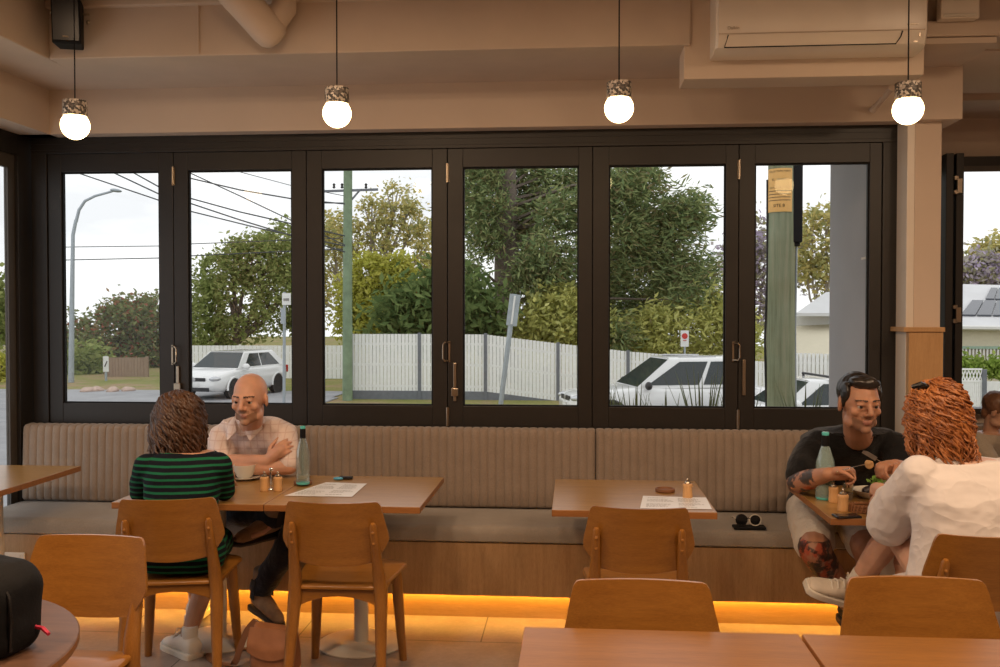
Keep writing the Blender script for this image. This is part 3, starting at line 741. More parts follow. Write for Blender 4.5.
# ---- fences
plain('fence_white', (.86,.86,.84), .7, var=.04); plain('fence_grey', (.16,.17,.19), .6, var=.1)
wood('paling', (.24,.16,.11), (.40,.30,.22), 'Z', .85, 14, 0, .2)
def fence_run(name, label, pts, top, bot, post_w=.10, plinth=.28, slat=.09, gap=.022, postm='fence_grey', m_slat='fence_white', cat='fence'):
    """pts: (px, topy) of the posts, left to right, at depth Y; one panel per bay"""
    t = thing(name, label, cat, (pts[0].x, pts[0].y, pts[0].z-2)); b0 = V(t.location)
    for i, p in enumerate(pts):
        obj('post', MB().box(-post_w/2, post_w/2, -post_w/2, post_w/2, bot-.3, .04).shift(b0-p), postm, t, smooth=0)
    for a, c in zip(pts[:-1], pts[1:]):
        d = c-a; L = V((d.x, d.y, 0)).length; n = max(1, int(L/(slat+gap))); m = MB(); ux = V((d.x, d.y, 0)).normalized(); un = V((-ux.y, ux.x, 0))
        for i in range(n):
            s = (i+.5)/n; q = a+d*s-b0; h = ux*slat/2
            A = [q-h-un*.01, q+h-un*.01, q+h+un*.01, q-h+un*.01]
            lo = [p+V((0,0,bot+plinth)) for p in A]; hi = [p+V((0,0,0)) for p in A]
            m.add(lo+hi, [(0,3,2,1),(4,5,6,7),(0,1,5,4),(1,2,6,5),(2,3,7,6),(3,0,4,7)])
        obj('slat_panel', m, m_slat, t, smooth=0)
        m = MB()
        for z0, z1 in ((bot-.35, bot+plinth),):
            A = [a-b0-un*.02, c-b0-un*.02, c-b0+un*.02, a-b0+un*.02]
            m.add([p+V((0,0,z0)) for p in A]+[p+V((0,0,z1)) for p in A], [(0,3,2,1),(4,5,6,7),(0,1,5,4),(1,2,6,5),(2,3,7,6),(3,0,4,7)])
        obj('plinth_board', m, postm, t, smooth=0)
        m = MB(); A = [a-b0+un*.03, c-b0+un*.03, c-b0+un*.06, a-b0+un*.06]
        for z0, z1 in ((-.35,-.27),(bot+plinth+.1, bot+plinth+.18),(-1.0,-.92)):
            m.add([p+V((0,0,z0)) for p in A]+[p+V((0,0,z1)) for p in A], [(0,3,2,1),(4,5,6,7),(0,1,5,4),(1,2,6,5),(2,3,7,6),(3,0,4,7)])
        obj('back_rail', m, m_slat, t, smooth=0)
    return t
pts = [P(x, y, 29.3) for x, y in ((351,334),(419.5,334),(485.5,334.5),(558,343.5),(628,351.5),(697,357),(770,362))]
fence_run('picket_fence', 'long white slatted fence with dark posts behind the leaning sign', pts, 0, -1.92, plinth=.14, slat=.10, gap=.012)
pts = [P(x, 345.5, 38.5) for x in (186,240,294,349)]
fence_run('picket_fence', 'white fence across the road behind the white hatchback', pts, 0, -1.62, .08, .05, .16, .012, 'fence_white')
pts = [P(x, 357.5, 39) for x in (106,147)]
fence_run('paling_fence', 'short brown timber paling fence left of the first mullion', pts, 0, -1.2, .12, .0, .13, .006, 'paling', 'paling')
pts = [P(x, y, 30) for x, y in ((770,352),(832,354),(900,356))]
fence_run('picket_fence', 'white fence right of the sign pole, behind the parked wagon', pts, 0, -2.2, .08, .05, .1, .02, 'fence_white')

# ---- street furniture
plain('galv', (.36,.40,.43), .5, .3, var=.08); plain('pole_green', (.20,.27,.17), .85, var=.2, vscale=4); plain('sign_white', (.75,.75,.73), .6, var=.03)
plain('sign_red', (.6,.05,.04), .6); plain('sign_yellow', (.80,.45,.14), .6, var=.05); plain('ink_dark', (.06,.04,.03), .7)
b = NB('pole_wood'); co_ = b.coord((14,14,.6)); n1 = b.noise(co_, 1.6, 5, .65); n2 = b.noise(b.coord((1,1,1)), 2.2, 4)
c1 = b.ramp(n1, [(.3, (.17,.19,.12)), (.5, (.27,.30,.20)), (.7, (.36,.35,.25))]); c2 = b.ramp(n2, [(.35, (.85,.8,.72)), (.65, (1,1,1))])
mm = b.n('ShaderNodeMixRGB', blend_type='MULTIPLY'); mm.inputs[0].default_value = 1; b.l(c1, mm.inputs[1]); b.l(c2, mm.inputs[2])
b.bsdf(mm.outputs[0], .9, 0, b.bump(n1, .5, .02), .2); MATS['pole_wood'] = b.m
Y = 35.5; b0 = P(71, 388, Y); t = thing('street_lamp', 'tall grey street lamp with a curved arm in the left pane', 'street lamp', b0)
q = lambda px, py: P(px, py, Y)-b0
obj('pole', MB().tube([q(71,390), q(72,300), q(73,235), q(76,220)], [.115,.09,.07,.065], 12), 'galv', t)
obj('curved_arm', MB().tube([q(76,222), q(79,210), q(85,201), q(95,196), q(108,192.5), q(113,191)], [.065,.06,.055,.05,.045,.045], 10), 'galv', t)
m = MB(); m.ell(q(116,190.5), (.24,.13,.07), Matrix.Rotation(.15, 3, 'Y')); obj('lamp_head', m, 'galv', t)
b0 = P(347.5, 402, 28.8); b0.z = gz(b0.x, 28.8); Y = 28.8; t = thing('utility_pole', 'green timber power pole at the end of the slatted fence', 'power pole', b0); q = lambda px, py: P(px, py, Y)-b0
obj('pole', MB().tube([V((0,0,-.3)), q(347.5,300), q(348,150), q(348,60)], [.16,.15,.135,.12], 14), 'pole_green', t)
m = MB(); a = q(318,191.5); c = q(378,189.5); m.tube([a, c], .05, 4, phase=pi/4); obj('crossarm', m, 'fence_grey', t, smooth=0)
m = MB(); m.tube([q(348,204), q(360,190)], .03, 6); m.tube([q(322,203), q(345,203)], .02, 5); obj('brace', m, 'fence_grey', t)
m = MB()
for px in (322,334,342,366): m.lathe([(.02,0),(.05,.03),(.03,.08),(.05,.12),(.02,.16)], 8, q(px,188.5))
obj('insulators', m, 'black_gloss', t)
Y = 10.4; b0 = P(781, 380, Y); b0.z = -1.12; t = thing('utility_pole', 'thick weathered timber pole with a yellow notice outside the last pane', 'power pole', b0); q = lambda px, py: P(px, py, Y)-b0
obj('pole', MB().tube([V((0,0,-.1)), q(780.5,330), q(781.5,160), q(782,60)], [.158,.150,.138,.13], 24), 'pole_wood', t)
m = MB(); m.box(-.055,.055,-.05,.03,0,.92); m.box(-.035,.035,-.03,.03,-.04,0); obj('cable_guard', m.shift(-(q(795.5,243)+V((.0,-.04,0)))), 'black_matte', t, smooth=0, bev=.012)
obj('cable', MB().tube([q(796,244)+V((0,-.03,0)), q(794.5,330)+V((0,-.03,0)), q(795,420)+V((0,-.03,0))], .012, 6), 'galv', t)
obj('side_cable', MB().tube([q(767,180)+V((0,-.02,0)), q(767,270)+V((0,-.02,0)), q(764.5,340)+V((0,-.02,0)), q(766,410)+V((0,-.02,0))], .012, 6), 'rubber', t)
m = MB(); m.box(-.012,.012,-.02,.02,0,.18); obj('clip', m.shift(-q(801,198)), 'galv', t, smooth=0)
m = MB(); rr = .146       # notice wrapped round the front of the pole
pc = q(781.5, 190); z0 = q(781,213).z; z1 = q(781,170).z
m.shell(lambda u, v: V((pc.x+rr*sin(-1.35+u*1.95), pc.y-rr*cos(-1.35+u*1.95), z0+(z1-z0)*v)), 14, 2, lambda u, v: V((.004*sin(-1.35+u*1.95), -.004*cos(-1.35+u*1.95), 0)))
sg = obj('notice_plate', m, 'sign_yellow', t)
def text(body, size, loc, rot, mat, parent, name='lettering', align='CENTER', ext=.0008, sx=1):
    c = bpy.data.curves.new(name, 'FONT'); c.body = body; c.size = size; c.align_x = align; c.align_y = 'CENTER'; c.extrude = ext
    o = bpy.data.objects.new(name, c); COL.objects.link(o)
    dg = bpy.context.evaluated_depsgraph_get(); me = bpy.data.meshes.new_from_object(o.evaluated_get(dg)); bpy.data.objects.remove(o)
    me.materials.clear(); me.materials.append(MATS[mat]); o = bpy.data.objects.new(name, me); COL.objects.link(o)
    for v in me.vertices: v.co.x *= sx
    o.location = loc; o.rotation_euler = rot; o.parent = parent; return o
def wraptext(body, size, z, parent):
    o = text(body, size, (0,0,0), (0,0,0), 'ink_dark', parent, 'notice_lettering')
    for v in o.data.vertices:
        a = -.385+v.co.x/rr; v.co = V((pc.x+(rr+.0055)*sin(a), pc.y-(rr+.0055)*cos(a), z+v.co.y))
H_ = z1-z0
for s, f, sz in (('COLLECTION POINT', .93, .026), ('NO. BY WASTE', .74, .034), ('COLLECT ONLY AT THIS', .56, .020), ('COLLECTION SITE', .42, .022), ('NO STOPPING', .31, .022), ('SITE 8', .14, .046)):
    if f in (.93,.14,.74,.56): wraptext(s if f != .74 else 'EL  BRWZ', sz, z0+H_*f, sg)
m = MB()
for f in (.475,.40,.33,.26): m.shell(lambda u, v: V((pc.x+(rr+.005)*sin(-1.25+u*1.7), pc.y-(rr+.005)*cos(-1.25+u*1.7), z0+H_*f+.006*v)), 10, 1, lambda u, v: V((.001*sin(-1.25+u*1.7), -.001*cos(-1.25+u*1.7), 0)))
obj('notice_lines', m, 'ink_dark', sg, smooth=0)
# sign posts
Y = 28; b0 = P(500.5, 407, Y); t = thing('leaning_sign', 'leaning grey sign post with a blank back before the slatted fence', 'street sign', b0); q = lambda px, py: P(px, py, Y)-b0
m = MB(); a = q(500,410); c = q(514.5,294); m.tube([a, c], .075, 8); obj('post', m, 'galv', t)
ax = (c-a).normalized(); sx_ = V((ax.z, 0, -ax.x)); ctr = q(513.5, 310); hw, hh = .16, .47
m = MB(); A = [ctr+sx_*i*hw+ax*j*hh+V((0,-.085,0)) for i, j in ((-1,-1),(1,-1),(1,1),(-1,1))]; m.add(A+[p+V((0,.02,0)) for p in A], [(0,1,2,3),(7,6,5,4),(0,4,5,1),(1,5,6,2),(2,6,7,3),(3,7,4,0)])
obj('sign_plate', m, 'galv', t, smooth=0); m = MB(); m.tube([ctr-ax*hh*.9+V((0,-.11,0)), ctr+ax*hh*.9+V((0,-.11,0))], .03, 6); obj('back_channel', m, 'sign_white', t)
Y = 26.5; b0 = P(285, 404, Y); t = thing('street_sign', 'thin street-name post right of the white hatchback', 'street sign', b0); q = lambda px, py: P(px, py, Y)-b0
obj('post', MB().tube([q(284,410), q(284.5,292)], .045, 8), 'galv', t)
def plate(cx, cy, wpx, hpx, Y, mat, parent, b0, name='sign_plate', dy=-.06):
    c = P(cx, cy, Y)-b0; k = Y/F; m = MB(); m.box(c.x-wpx*k/2, c.x+wpx*k/2, c.y+dy, c.y+dy+.015, c.z-hpx*k/2, c.z+hpx*k/2); return obj(name, m, mat, parent, smooth=0)
plate(287, 299, 9, 12, Y, 'sign_white', t, b0, 'name_plate'); plate(283.5, 316, 4.5, 16, Y, 'galv', t, b0, 'side_plate')
c = P(287, 299, Y)-b0; m = MB()
for k in range(5): m.box(c.x-.08+.035*k, c.x-.06+.035*k, c.y-.064, c.y-.06, c.z-.06, c.z+.02)
obj('lettering', m, 'ink_dark', t, smooth=0)
Y = 36.5; b0 = P(106, 388, Y); t = thing('street_sign', 'small white arrow sign before the paling fence', 'street sign', b0); q = lambda px, py: P(px, py, Y)-b0
obj('post', MB().tube([q(106,389), q(106,356)], .05, 8), 'galv', t); plate(106.5, 364, 6, 16, Y, 'sign_white', t, b0)
c = P(106.5, 364, Y)-b0; m = MB(); m.tube([c+V((-.04,-.07,-.1)), c+V((.06,-.07,.12))], .02, 5); obj('arrow', m, 'ink_dark', t)
Y = 28; b0 = P(685, 380, Y); t = thing('no_stopping_sign', 'small white sign with a red ring above the ute roof', 'street sign', b0); q = lambda px, py: P(px, py, Y)-b0
obj('post', MB().tube([q(685,380), q(684.5,331)], .03, 8), 'galv', t); plate(684.5, 338.5, 8, 16, Y, 'sign_white', t, b0)
c = P(684.5, 336, Y)-b0; m = MB(); m.lathe([(.055,0),(.085,0),(.085,.008),(.055,.008)], 20, c+V((0,-.075,0)), (0,1,0)); m.box(c.x-.05,c.x+.05,c.y-.075,c.y-.067,c.z-.14,c.z-.12); m.tube([c+V((-.05,-.072,.05)), c+V((.05,-.072,-.05))], .01, 4); obj('red_ring', m, 'sign_red', t)
Y = 35; b0 = P(192, 372, Y); t = thing('marker_post', 'short white marker post left of the hatchback bonnet', 'post', P(213, 385, 36.5)); b0 = V(t.location)
m = MB(); c = P(213,385,36.5)-b0; m.box(-.09,.09,-.05,.05,-.2,1.15); obj('post', m, 'sign_white', t, smooth=0, bev=.02); obj('emblem', MB().box(-.05,.05,-.056,-.05,.75,1.0), 'black_matte', t, smooth=0)
# overhead lines
plain('wire', (.05,.055,.06), .7)
LG = 'overhead power lines'
def wire(pts, Y, rad=.02, label=None):
    m = MB(); b0 = P(*pts[0], Y); m.tube([P(x, y, Y)-b0 for x, y in pts], rad, 5)
    return tag(obj('power_line', m, 'wire', loc=b0), label, 'power line', LG)
wire([(40,160),(75,172),(161,201),(189,211),(262,229),(345,246)], 27, .020, 'power line sagging lowest across the first two panes to the green pole')
wire([(80,160),(112,172),(161,195),(189,203),(240,220),(345,252)], 27.4, .022, 'power line crossing the left panes, second from the lowest of the sloping ones')
wire([(105,160),(132,172),(161,188),(189,198),(240,212),(345,236)], 27.8, .022, 'power line sloping across, third of the sloping wires from below')
wire([(150,166),(189,178),(240,190),(293,199),(345,204)], 28, .022, 'gently sloping power line high in the second pane')
wire([(172,164),(190,173),(240,196),(282,216),(345,245)], 27.2, .018, 'steep power line crossing from the top left of the second pane')
wire([(20,248),(72,247),(161,246),(189,244),(293,240),(345,238)], 36, .018, 'upper of the two nearly level power lines behind the street lamp')
wire([(20,261),(68,260),(161,258),(189,256),(293,251),(345,249)], 36.5, .022, 'lower of the two nearly level power lines behind the street lamp')
wire([(200,164),(240,172),(293,186),(345,196)], 30, .012, 'faint thin power line at the top of the second pane')

# ---- cars
plain('car_white', (.78,.78,.77), .25, var=.01, Coat_Weight=.6); plain('car_glass', (.03,.04,.042), .06, spec=.45, var=.05); plain('tyre', (.02,.02,.02), .8); plain('alloy', (.5,.5,.5), .35, .9); plain('lamp_clear', (.55,.56,.58), .15, .4); plain('car_trim', (.02,.02,.022), .5); plain('lamp_red', (.45,.03,.02), .25)
def car(name, label, loc, rz, st, gh, wheels, W=.9, wr=.32, extra=None, cat='car', roofm='car_white'):
    """st: (x, zlow, zbelt, half width); gh: greenhouse (x_base_front, x_roof_front, x_roof_rear, x_base_rear, z_belt, z_roof)"""
    t = thing(name, label, cat, loc, rz)
    m = MB(); R_ = []
    for x, zl, zt, w in st:
        half = [(.0,zl),(w*.86,zl),(w*.97,zl+.10),(w,zl+(zt-zl)*.5),(w*.985,zt-.10),(w*.93,zt-.02),(w*.8,zt+.005),(0,zt+.02)]
        ring = [V((x, y, z)) for y, z in half]+[V((x, -y, z)) for y, z in half[-2:0:-1]]
        R_.append(ring)
    m.rings(R_); obj('body', m, 'car_white', t, smooth=50)
    xb, xr, xr2, xb2, zb, zr = gh; w0 = W*.93; w1 = W*.72
    def gpt(u, v, s):    # u along, v up, on side s
        xf = xb+(xr-xb)*v; xe = xb2+(xr2-xb2)*v; return V((xf+(xe-xf)*u, s*(w0+(w1-w0)*v), zb+(zr-zb)*v))
    m = MB(); rr_ = []
    for v, inset in ((0,0),(.5,0),(.9,0),(.97,.06),(1.0,.2)):
        ring = []
        for u, s, k in ((0,1,0),(.03,1,.0),(.5,1,0),(.97,1,0),(1,1,0),(1,-1,0),(.97,-1,0),(.5,-1,0),(.03,-1,0),(0,-1,0)):
            p = gpt(u, min(v,.97), s); p.y *= (1-inset*.5); p.z = zb+(zr-zb)*v+.0; 
            if inset: p.x += (.5-u)*-inset*-.25*(1 if True else 0)
            ring.append(p)
        rr_.append(ring)
    m.rings(rr_); obj('cabin', m, roofm, t, smooth=40)
    def pane(nm, pts, off):
        m = MB(); A = [V(p)+V(off) for p in pts]; n = len(A); c = V(off).normalized()*.03
        m.add(A+[p-c for p in A], [tuple(range(n)), tuple(range(2*n-1, n-1, -1))]+[(i, (i+1) % n, n+(i+1) % n, n+i) for i in range(n)]); return obj(nm, m, 'car_glass', t, smooth=0)
    nrm = V((zr-zb, 0, (xb-xr))).normalized()
    pane('windscreen', [gpt(0,.06,1)*1, gpt(0,.06,-1), gpt(0,.93,-1)+V((0,.05,0)), gpt(0,.93,1)-V((0,.05,0))], nrm*.008)
    nrm2 = V((-(zr-zb), 0, abs(xr2-xb2))).normalized()
    pane('rear_window', [gpt(1,.15,1)-V((0,.08,0)), gpt(1,.15,-1)+V((0,.08,0)), gpt(1,.9,-1)+V((0,.08,0)), gpt(1,.9,1)-V((0,.08,0))], nrm2*.008)
    for s in (1, -1):
        for u0, u1, u2, u3 in extra['wins']:
            pane('side_window', [gpt(u0,.10,s), gpt(u1,.10,s), gpt(u2,.86,s), gpt(u3,.86,s)], V((0,s*.010,.003)))
        for x in wheels:
            wt = obj('wheel', MB().lathe([(.19,-.11),(wr-.02,-.11),(wr,-.08),(wr,.08),(wr-.02,.11),(.21,.11)], 28, (x, s*(W-.10), wr), (0,s,0)), 'tyre', t)
            m = MB(); m.lathe([(.02,.085),(.22,.105),(.22,.06),(.02,.06)], 20, (x, s*(W-.10), wr), (0,s,0)); rm = obj('rim', m, 'alloy', wt)
            m = MB()
            for k in range(5):
                a = 2*pi*k/5+.6; c_ = V((x+cos(a)*.13, s*(W+.007), wr+sin(a)*.13)); m.lathe([(.045,-.004),(.05,.0),(.045,.003)], 8, c_, (0,s,0))
            obj('rim_gap', m, 'tyre', wt)
            m = MB(); m.tube([(x+cos(a)*(wr+.045), s*(W-.005), wr+.01+sin(a)*(wr+.045)) for a in [pi*k/10-.1 for k in range(0, 11)]], .035, 6); obj('arch_trim', m, 'car_trim' if extra.get('ute') else 'car_white', t)
            m = MB(); m.lathe([(.01,0),(wr+.05,0),(wr+.05,.012),(.01,.012)], 24, (x, s*(W-.006), wr+.01), (0,s,0)); obj('wheel_arch', m, 'car_trim', t)
        m = MB(); m.ell((xb+.02-.30, s*(W+.08), zb+.07), (.08,.13,.10)); obj('side_mirror', m, 'car_trim' if extra.get('ute') else 'car_white', t)
        xf = st[-1][0]; m = MB(); m.ell((xf-.20, s*W*.70, extra['lz']), (.24,.17,.085)); obj('headlight', m, 'lamp_clear', t)
        xe = st[0][0]; m = MB(); m.box(xe-.01, xe+.08, s*W*.62 if s > 0 else s*W*.93, s*W*.93 if s > 0 else s*W*.62, extra['lz']+.0, extra['lz']+.25); obj('tail_light', m, 'lamp_red', t, smooth=0, bev=.02)
    xf = st[-1][0]
    m = MB(); m.box(xf-.02, xf+.012, -W*.45, W*.45, extra['lz']-.07, extra['lz']+.04); m.box(xf-.02, xf+.016, -W*.6, W*.6, extra['lz']-.38, extra['lz']-.26); obj('grille', m, 'car_trim', t, smooth=0, bev=.01)
    m = MB(); m.box(xf, xf+.03, -.19, .19, extra['lz']-.22, extra['lz']-.12); obj('number_plate', m, 'sign_white', t, smooth=0)
    m = MB(); m.lathe([(.04,0),(.065,0),(.065,.012),(.04,.012)], 16, (xf+.012,0,extra['lz']-.01), (1,0,0)); obj('badge', m, 'alloy', t)
    return t
st = [(-2.10,.42,.80,.70),(-2.05,.30,.92,.80),(-1.8,.24,.97,.87),(-1.2,.20,.95,.895),(-.3,.20,.94,.90),(.5,.20,.94,.90),(.95,.21,.93,.895),(1.4,.22,.86,.87),(1.8,.26,.78,.82),(2.02,.30,.68,.74),(2.10,.36,.58,.66)]
c = P(233, 404, 30.2); c.z = GZ+.02
hatch = car('hatchback_car', 'white hatchback parked across the road behind the bald man', c, R(257), st, (1.02,.28,-1.35,-1.98,.92,1.45), (1.28,-1.32), .9, .315, dict(wins=[(.13,.46,.44,.16),(.49,.86,.80,.47)], lz=.66), roofm='car_white')
st = [(-2.6,.5,.95,.85),(-2.55,.42,1.02,.9),(-1.2,.38,1.06,.92),(0,.38,1.08,.92),(.7,.38,1.10,.92),(1.3,.40,1.06,.91),(1.9,.42,1.0,.88),(2.3,.45,.92,.80),(2.42,.5,.80,.7)]
c = P(662, 400, 23.3); c.z = P(662, 356.5, 23.3).z-1.78
ute = car('utility_vehicle', 'white ute parked outside behind spiky grass', c, R(180+14), st, (.95,.02,-1.95,-2.1,1.07,1.78), (1.55,-1.65), .92, .37, dict(wins=[(.07,.50,.49,.16),(.54,.93,.92,.53)], lz=.84, ute=1), cat='ute')
m = MB()
for s in (-1, 1): m.tube([(-1.15, s*.55, 1.79), (-.2, s*.55, 1.80)], .02, 6)
obj('roof_rail', m, 'alloy', ute)
st = [(-2.25,.4,.95,.78),(-2.2,.3,1.02,.86),(-1,.26,1.0,.9),(.6,.26,.99,.9),(1.3,.28,.95,.88),(2.0,.32,.82,.80),(2.2,.38,.7,.7)]
c = P(812, 400, 19.5); c.z = P(800, 377, 19.5).z-1.52
wag = car('station_wagon', 'pale wagon with roof racks behind the sign pole', c, R(180+10), st, (1.0,.3,-1.9,-2.15,.98,1.5), (1.3,-1.4), .9, .33, dict(wins=[(.10,.38,.37,.14),(.41,.66,.65,.40),(.69,.95,.93,.68)], lz=.72))
m = MB(); 
for x in (-1.2, -.1): m.tube([(x,-.7,1.56),(x,.7,1.56)], .025, 6); m.tube([(x,.66,1.5),(x,.66,1.57)], .03, 6); m.tube([(x,-.66,1.5),(x,-.66,1.57)], .03, 6)
obj('roof_rack', m, 'car_trim', wag)

# ---- houses on the right
plain('roof_pale', (.62,.62,.62), .5, var=.05, vscale=1.0); plain('house_cream', (.62,.56,.42), .8, var=.04); plain('house_white', (.72,.71,.68), .8, var=.03); plain('solar', (.03,.035,.05), .15, spec=.8, var=.1)
plain('green_trim', (.30,.42,.33), .6)
t = thing('house', 'cream weatherboard house with solar panels on its pale roof', 'house', (P(1000,330,42).x, 42, -1.6)); b0 = V(t.location); q = lambda px, py, Y=40: P(px, py, Y)-b0
def slabq(m, A, th=V((0,0,-.12))): A = [V(p) for p in A]; m.add(A+[p+th for p in A], [(0,1,2,3),(7,6,5,4),(0,4,5,1),(1,5,6,2),(2,6,7,3),(3,7,4,0)])
m = MB(); slabq(m, [q(905,326,40), q(1090,328,40), q(1045,286,46), q(960,284,46)]); slabq(m, [q(905,326,40), q(960,284,46), q(960,284,46.1), q(905,326,54)]); obj('roof', m, 'roof_pale', t, smooth=0)
m = MB(); m.box(q(915,330).x, q(1080,330).x, .4-2, 8, 0, q(950,327,40).z-.05); obj('wall', m, 'house_cream', t, smooth=0)
m = MB(); a = q(905,327,40); c = q(1090,329,40); m.tube([a, c], .10, 6); obj('gutter', m, 'house_white', t)
def onroof(u, v): # u along, v up the slope
    A, B_, C, D = q(905,326,40), q(1090,328,40), q(1045,286,46), q(960,284,46); return (A+(B_-A)*u)*(1-v)+(D+(C-D)*u)*v
for u0, u1, v0, v1 in ((.27,.36,.22,.56),(.37,.46,.22,.56),(.37,.44,.60,.88),(.45,.52,.60,.88),(.47,.56,.22,.56),(.53,.60,.60,.88)):
    m = MB(); slabq(m, [onroof(u0+.03*(v0-.3),v0)+V((0,0,.08)), onroof(u1+.03*(v0-.3),v0)+V((0,0,.08)), onroof(u1+.03*(v1-.3),v1)+V((0,0,.08)), onroof(u0+.03*(v1-.3),v1)+V((0,0,.08))], V((0,0,-.06))); obj('solar_panel', m, 'solar', t, smooth=0)
m = MB(); m.box(q(915,330).x, q(1080,330).x, -1.75, -1.62, q(960,349,40).z, q(960,346.5,40).z); obj('verandah_rail', m, 'green_trim', t, smooth=0)
m = MB(); x0 = q(940,350).x
for i in range(40): m.box(x0+i*.14, x0+i*.14+.07, -1.72, -1.66, q(960,362,40).z, q(960,348,40).z)
obj('baluster_panel', m, 'house_white', t, smooth=0)
t = thing('house', 'pale house with stepped roofs between the sign pole and grey wall', 'house', (P(830,330,38).x, 38, -1.6)); b0 = V(t.location); q = lambda px, py, Y=38: P(px, py, Y)-b0
m = MB(); slabq(m, [q(796,313,37), q(880,313,37), q(868,290,42), q(826,292,42)]); obj('upper_roof', m, 'roof_pale', t, smooth=0)
m = MB(); slabq(m, [q(786,354,34), q(890,356,34), q(880,322,38), q(792,326,38)]); obj('verandah_roof', m, 'roof_pale', t, smooth=0); t.children[-1].data.materials[0] = MATS['house_cream']
m = MB(); m.box(q(798,320).x, q(875,320).x, 0, 5, 0, q(800,314,37).z); obj('wall', m, 'house_white', t, smooth=0)
m = MB()
for px in (793, 826): c = q(px, 354, 34.3); m.box(c.x-.06, c.x+.06, c.y-.06, c.y+.06, 0, c.z)
obj('verandah_posts', m, 'house_white', t, smooth=0)
tree('hedge', 'clipped bright green hedge before the cream house', 36.5, [(950,368,16,8),(966,367,14,8),(982,368,14,8),(998,367,14,8),(1014,367,14,8)], 'leaf_hedge', .2, 2600, seed=20, cat='hedge', limbs=False)
t = thing('garden_fence', 'white fence with a lattice top at the right photo edge', 'fence', P(940, 405, 33)); b0 = V(t.location); q = lambda px, py, Y=33: P(px, py, Y)-b0
m = MB(); a = q(935,381); c = q(1060,381)
n = 60
for i in range(n): x = a.x+(c.x-a.x)*i/n; m.box(x, x+(c.x-a.x)/n*.86, -.02, .02, -1.5, a.z)
obj('board_panel', m, 'fence_white', t, smooth=0)
m = MB(); z0, z1 = q(940,381).z, q(940,370).z; x0, x1 = q(935,375).x, q(982,375).x
n = 14
for i in range(n):
    x = x0+(x1-x0)*i/n; w_ = (x1-x0)/n
    m.tube([(x,0,z0),(x+w_,0,z1)], .02, 4); m.tube([(x+w_,0,z0),(x,0,z1)], .02, 4)
m.box(x0, x1, -.03, .03, z1, z1+.06); m.box(x0, x1, -.03, .03, z0-.03, z0+.03); obj('lattice', m, 'fence_white', t, smooth=0)
for px in (984, 1015): c = q(px, 370); obj('post', MB().box(c.x-.07, c.x+.07, -.07, .07, -1.5, c.z+.02), 'fence_grey' if px == 984 else 'fence_white', t, smooth=0)
t = thing('house', 'low house with a green gutter in the left wall window', 'house', (P(-10,360,50).x, 50, GZ)); b0 = V(t.location); q = lambda px, py, Y=50: P(px, py, Y)-b0
m = MB(); m.box(q(-60,350).x, q(3,350).x, -2, 3, 0, q(0,345).z); obj('wall', m, 'house_cream', t, smooth=0)
m = MB(); slabq(m, [q(-70,343,47.5), q(6,343,47.5), q(0,322,51), q(-60,322,51)]); obj('roof', m, 'roof_pale', t, smooth=0)
plain('stone_pink', (.50,.36,.29), .9, var=.25, vscale=5)
# stones along the far kerb
for i, (px, w_) in enumerate(((88,9),(97,11),(112,12),(128,10))):
    c = PZ(px, 392-.7*(i % 2), GZ); m = MB(); k = w_*34/F/2*1.15; m.ell((0,0,.05), (k, .3, .12)); m.v = [tuple(V(p)+noise.noise_vector(V(p)*3+V((i*5,0,0)))*.08) for p in m.v]
    tag(obj('kerb_stone', m, 'stone_pink', loc=c, smooth=60), ['leftmost pinkish kerb stone by the street lamp','pale kerb stone second from the street lamp','kerb stone below the small arrow sign','kerb stone below the brown paling fence'][i], 'stone', 'kerb stones by the road')
# strappy plants in a trough outside the sill
plain('blade_green', (.13,.17,.07), .6, var=.3, vscale=3); plain('trough', (.20,.19,.18), .8)
r = random.Random(31)
def strappy(px, label, n=26, hgt=.62, tops=None):
    c = P(px, 420, 7.2); c.z = .36
    t = tag(thing('strappy_plant', label, 'plant', c, 0, 'strappy plants outside the window')); m = MB()
    for i in range(n):
        a = r.uniform(0, 2*pi); ln = hgt*r.uniform(.6, 1.15); sp = r.uniform(.05,.42)*ln; w_ = r.uniform(.008,.014)
        p0 = V((cos(a)*.03, sin(a)*.03, 0)); p1 = p0+V((cos(a)*sp*.4, sin(a)*sp*.4, ln*.6)); p2 = p0+V((cos(a)*sp, sin(a)*sp, ln)); sd = V((-sin(a), cos(a), 0))
        m.shell(lambda u, v: ((p0*(1-v)**2+p1*2*v*(1-v)+p2*v*v)+sd*(u-.5)*2*w_*(1-v*v*.95)), 1, 5, lambda u, v: V((cos(a)*.002, sin(a)*.002, .001)))
    obj('leaf_blades', m, 'blade_green', t, smooth=0); return t
a = P(585, 430, 7.0)
for px, l, h in ((606,'strappy plant at the left lower corner of the fifth pane',.58),(636,'strappy plant below the ute windscreen',.66),(668,'strappy plant below the ute front door',.60),(703,'strappy plant below the ute rear door',.74),(742,'strappy plant left of the sign pole, by the long bolt',.6),(804,'strappy plant right of the sign pole',.66)):
    strappy(px, l, hgt=h)
a = P(585, 430, 7.0); c = P(825, 430, 7.0); m = MB(); m.box(0, c.x-a.x, 0, .4, 0, 1.64); tag(obj('planter_trough', m, 'trough', loc=(a.x, 7.0, -1.3), smooth=0), 'grey planter trough under the spiky grass outside', 'planter')
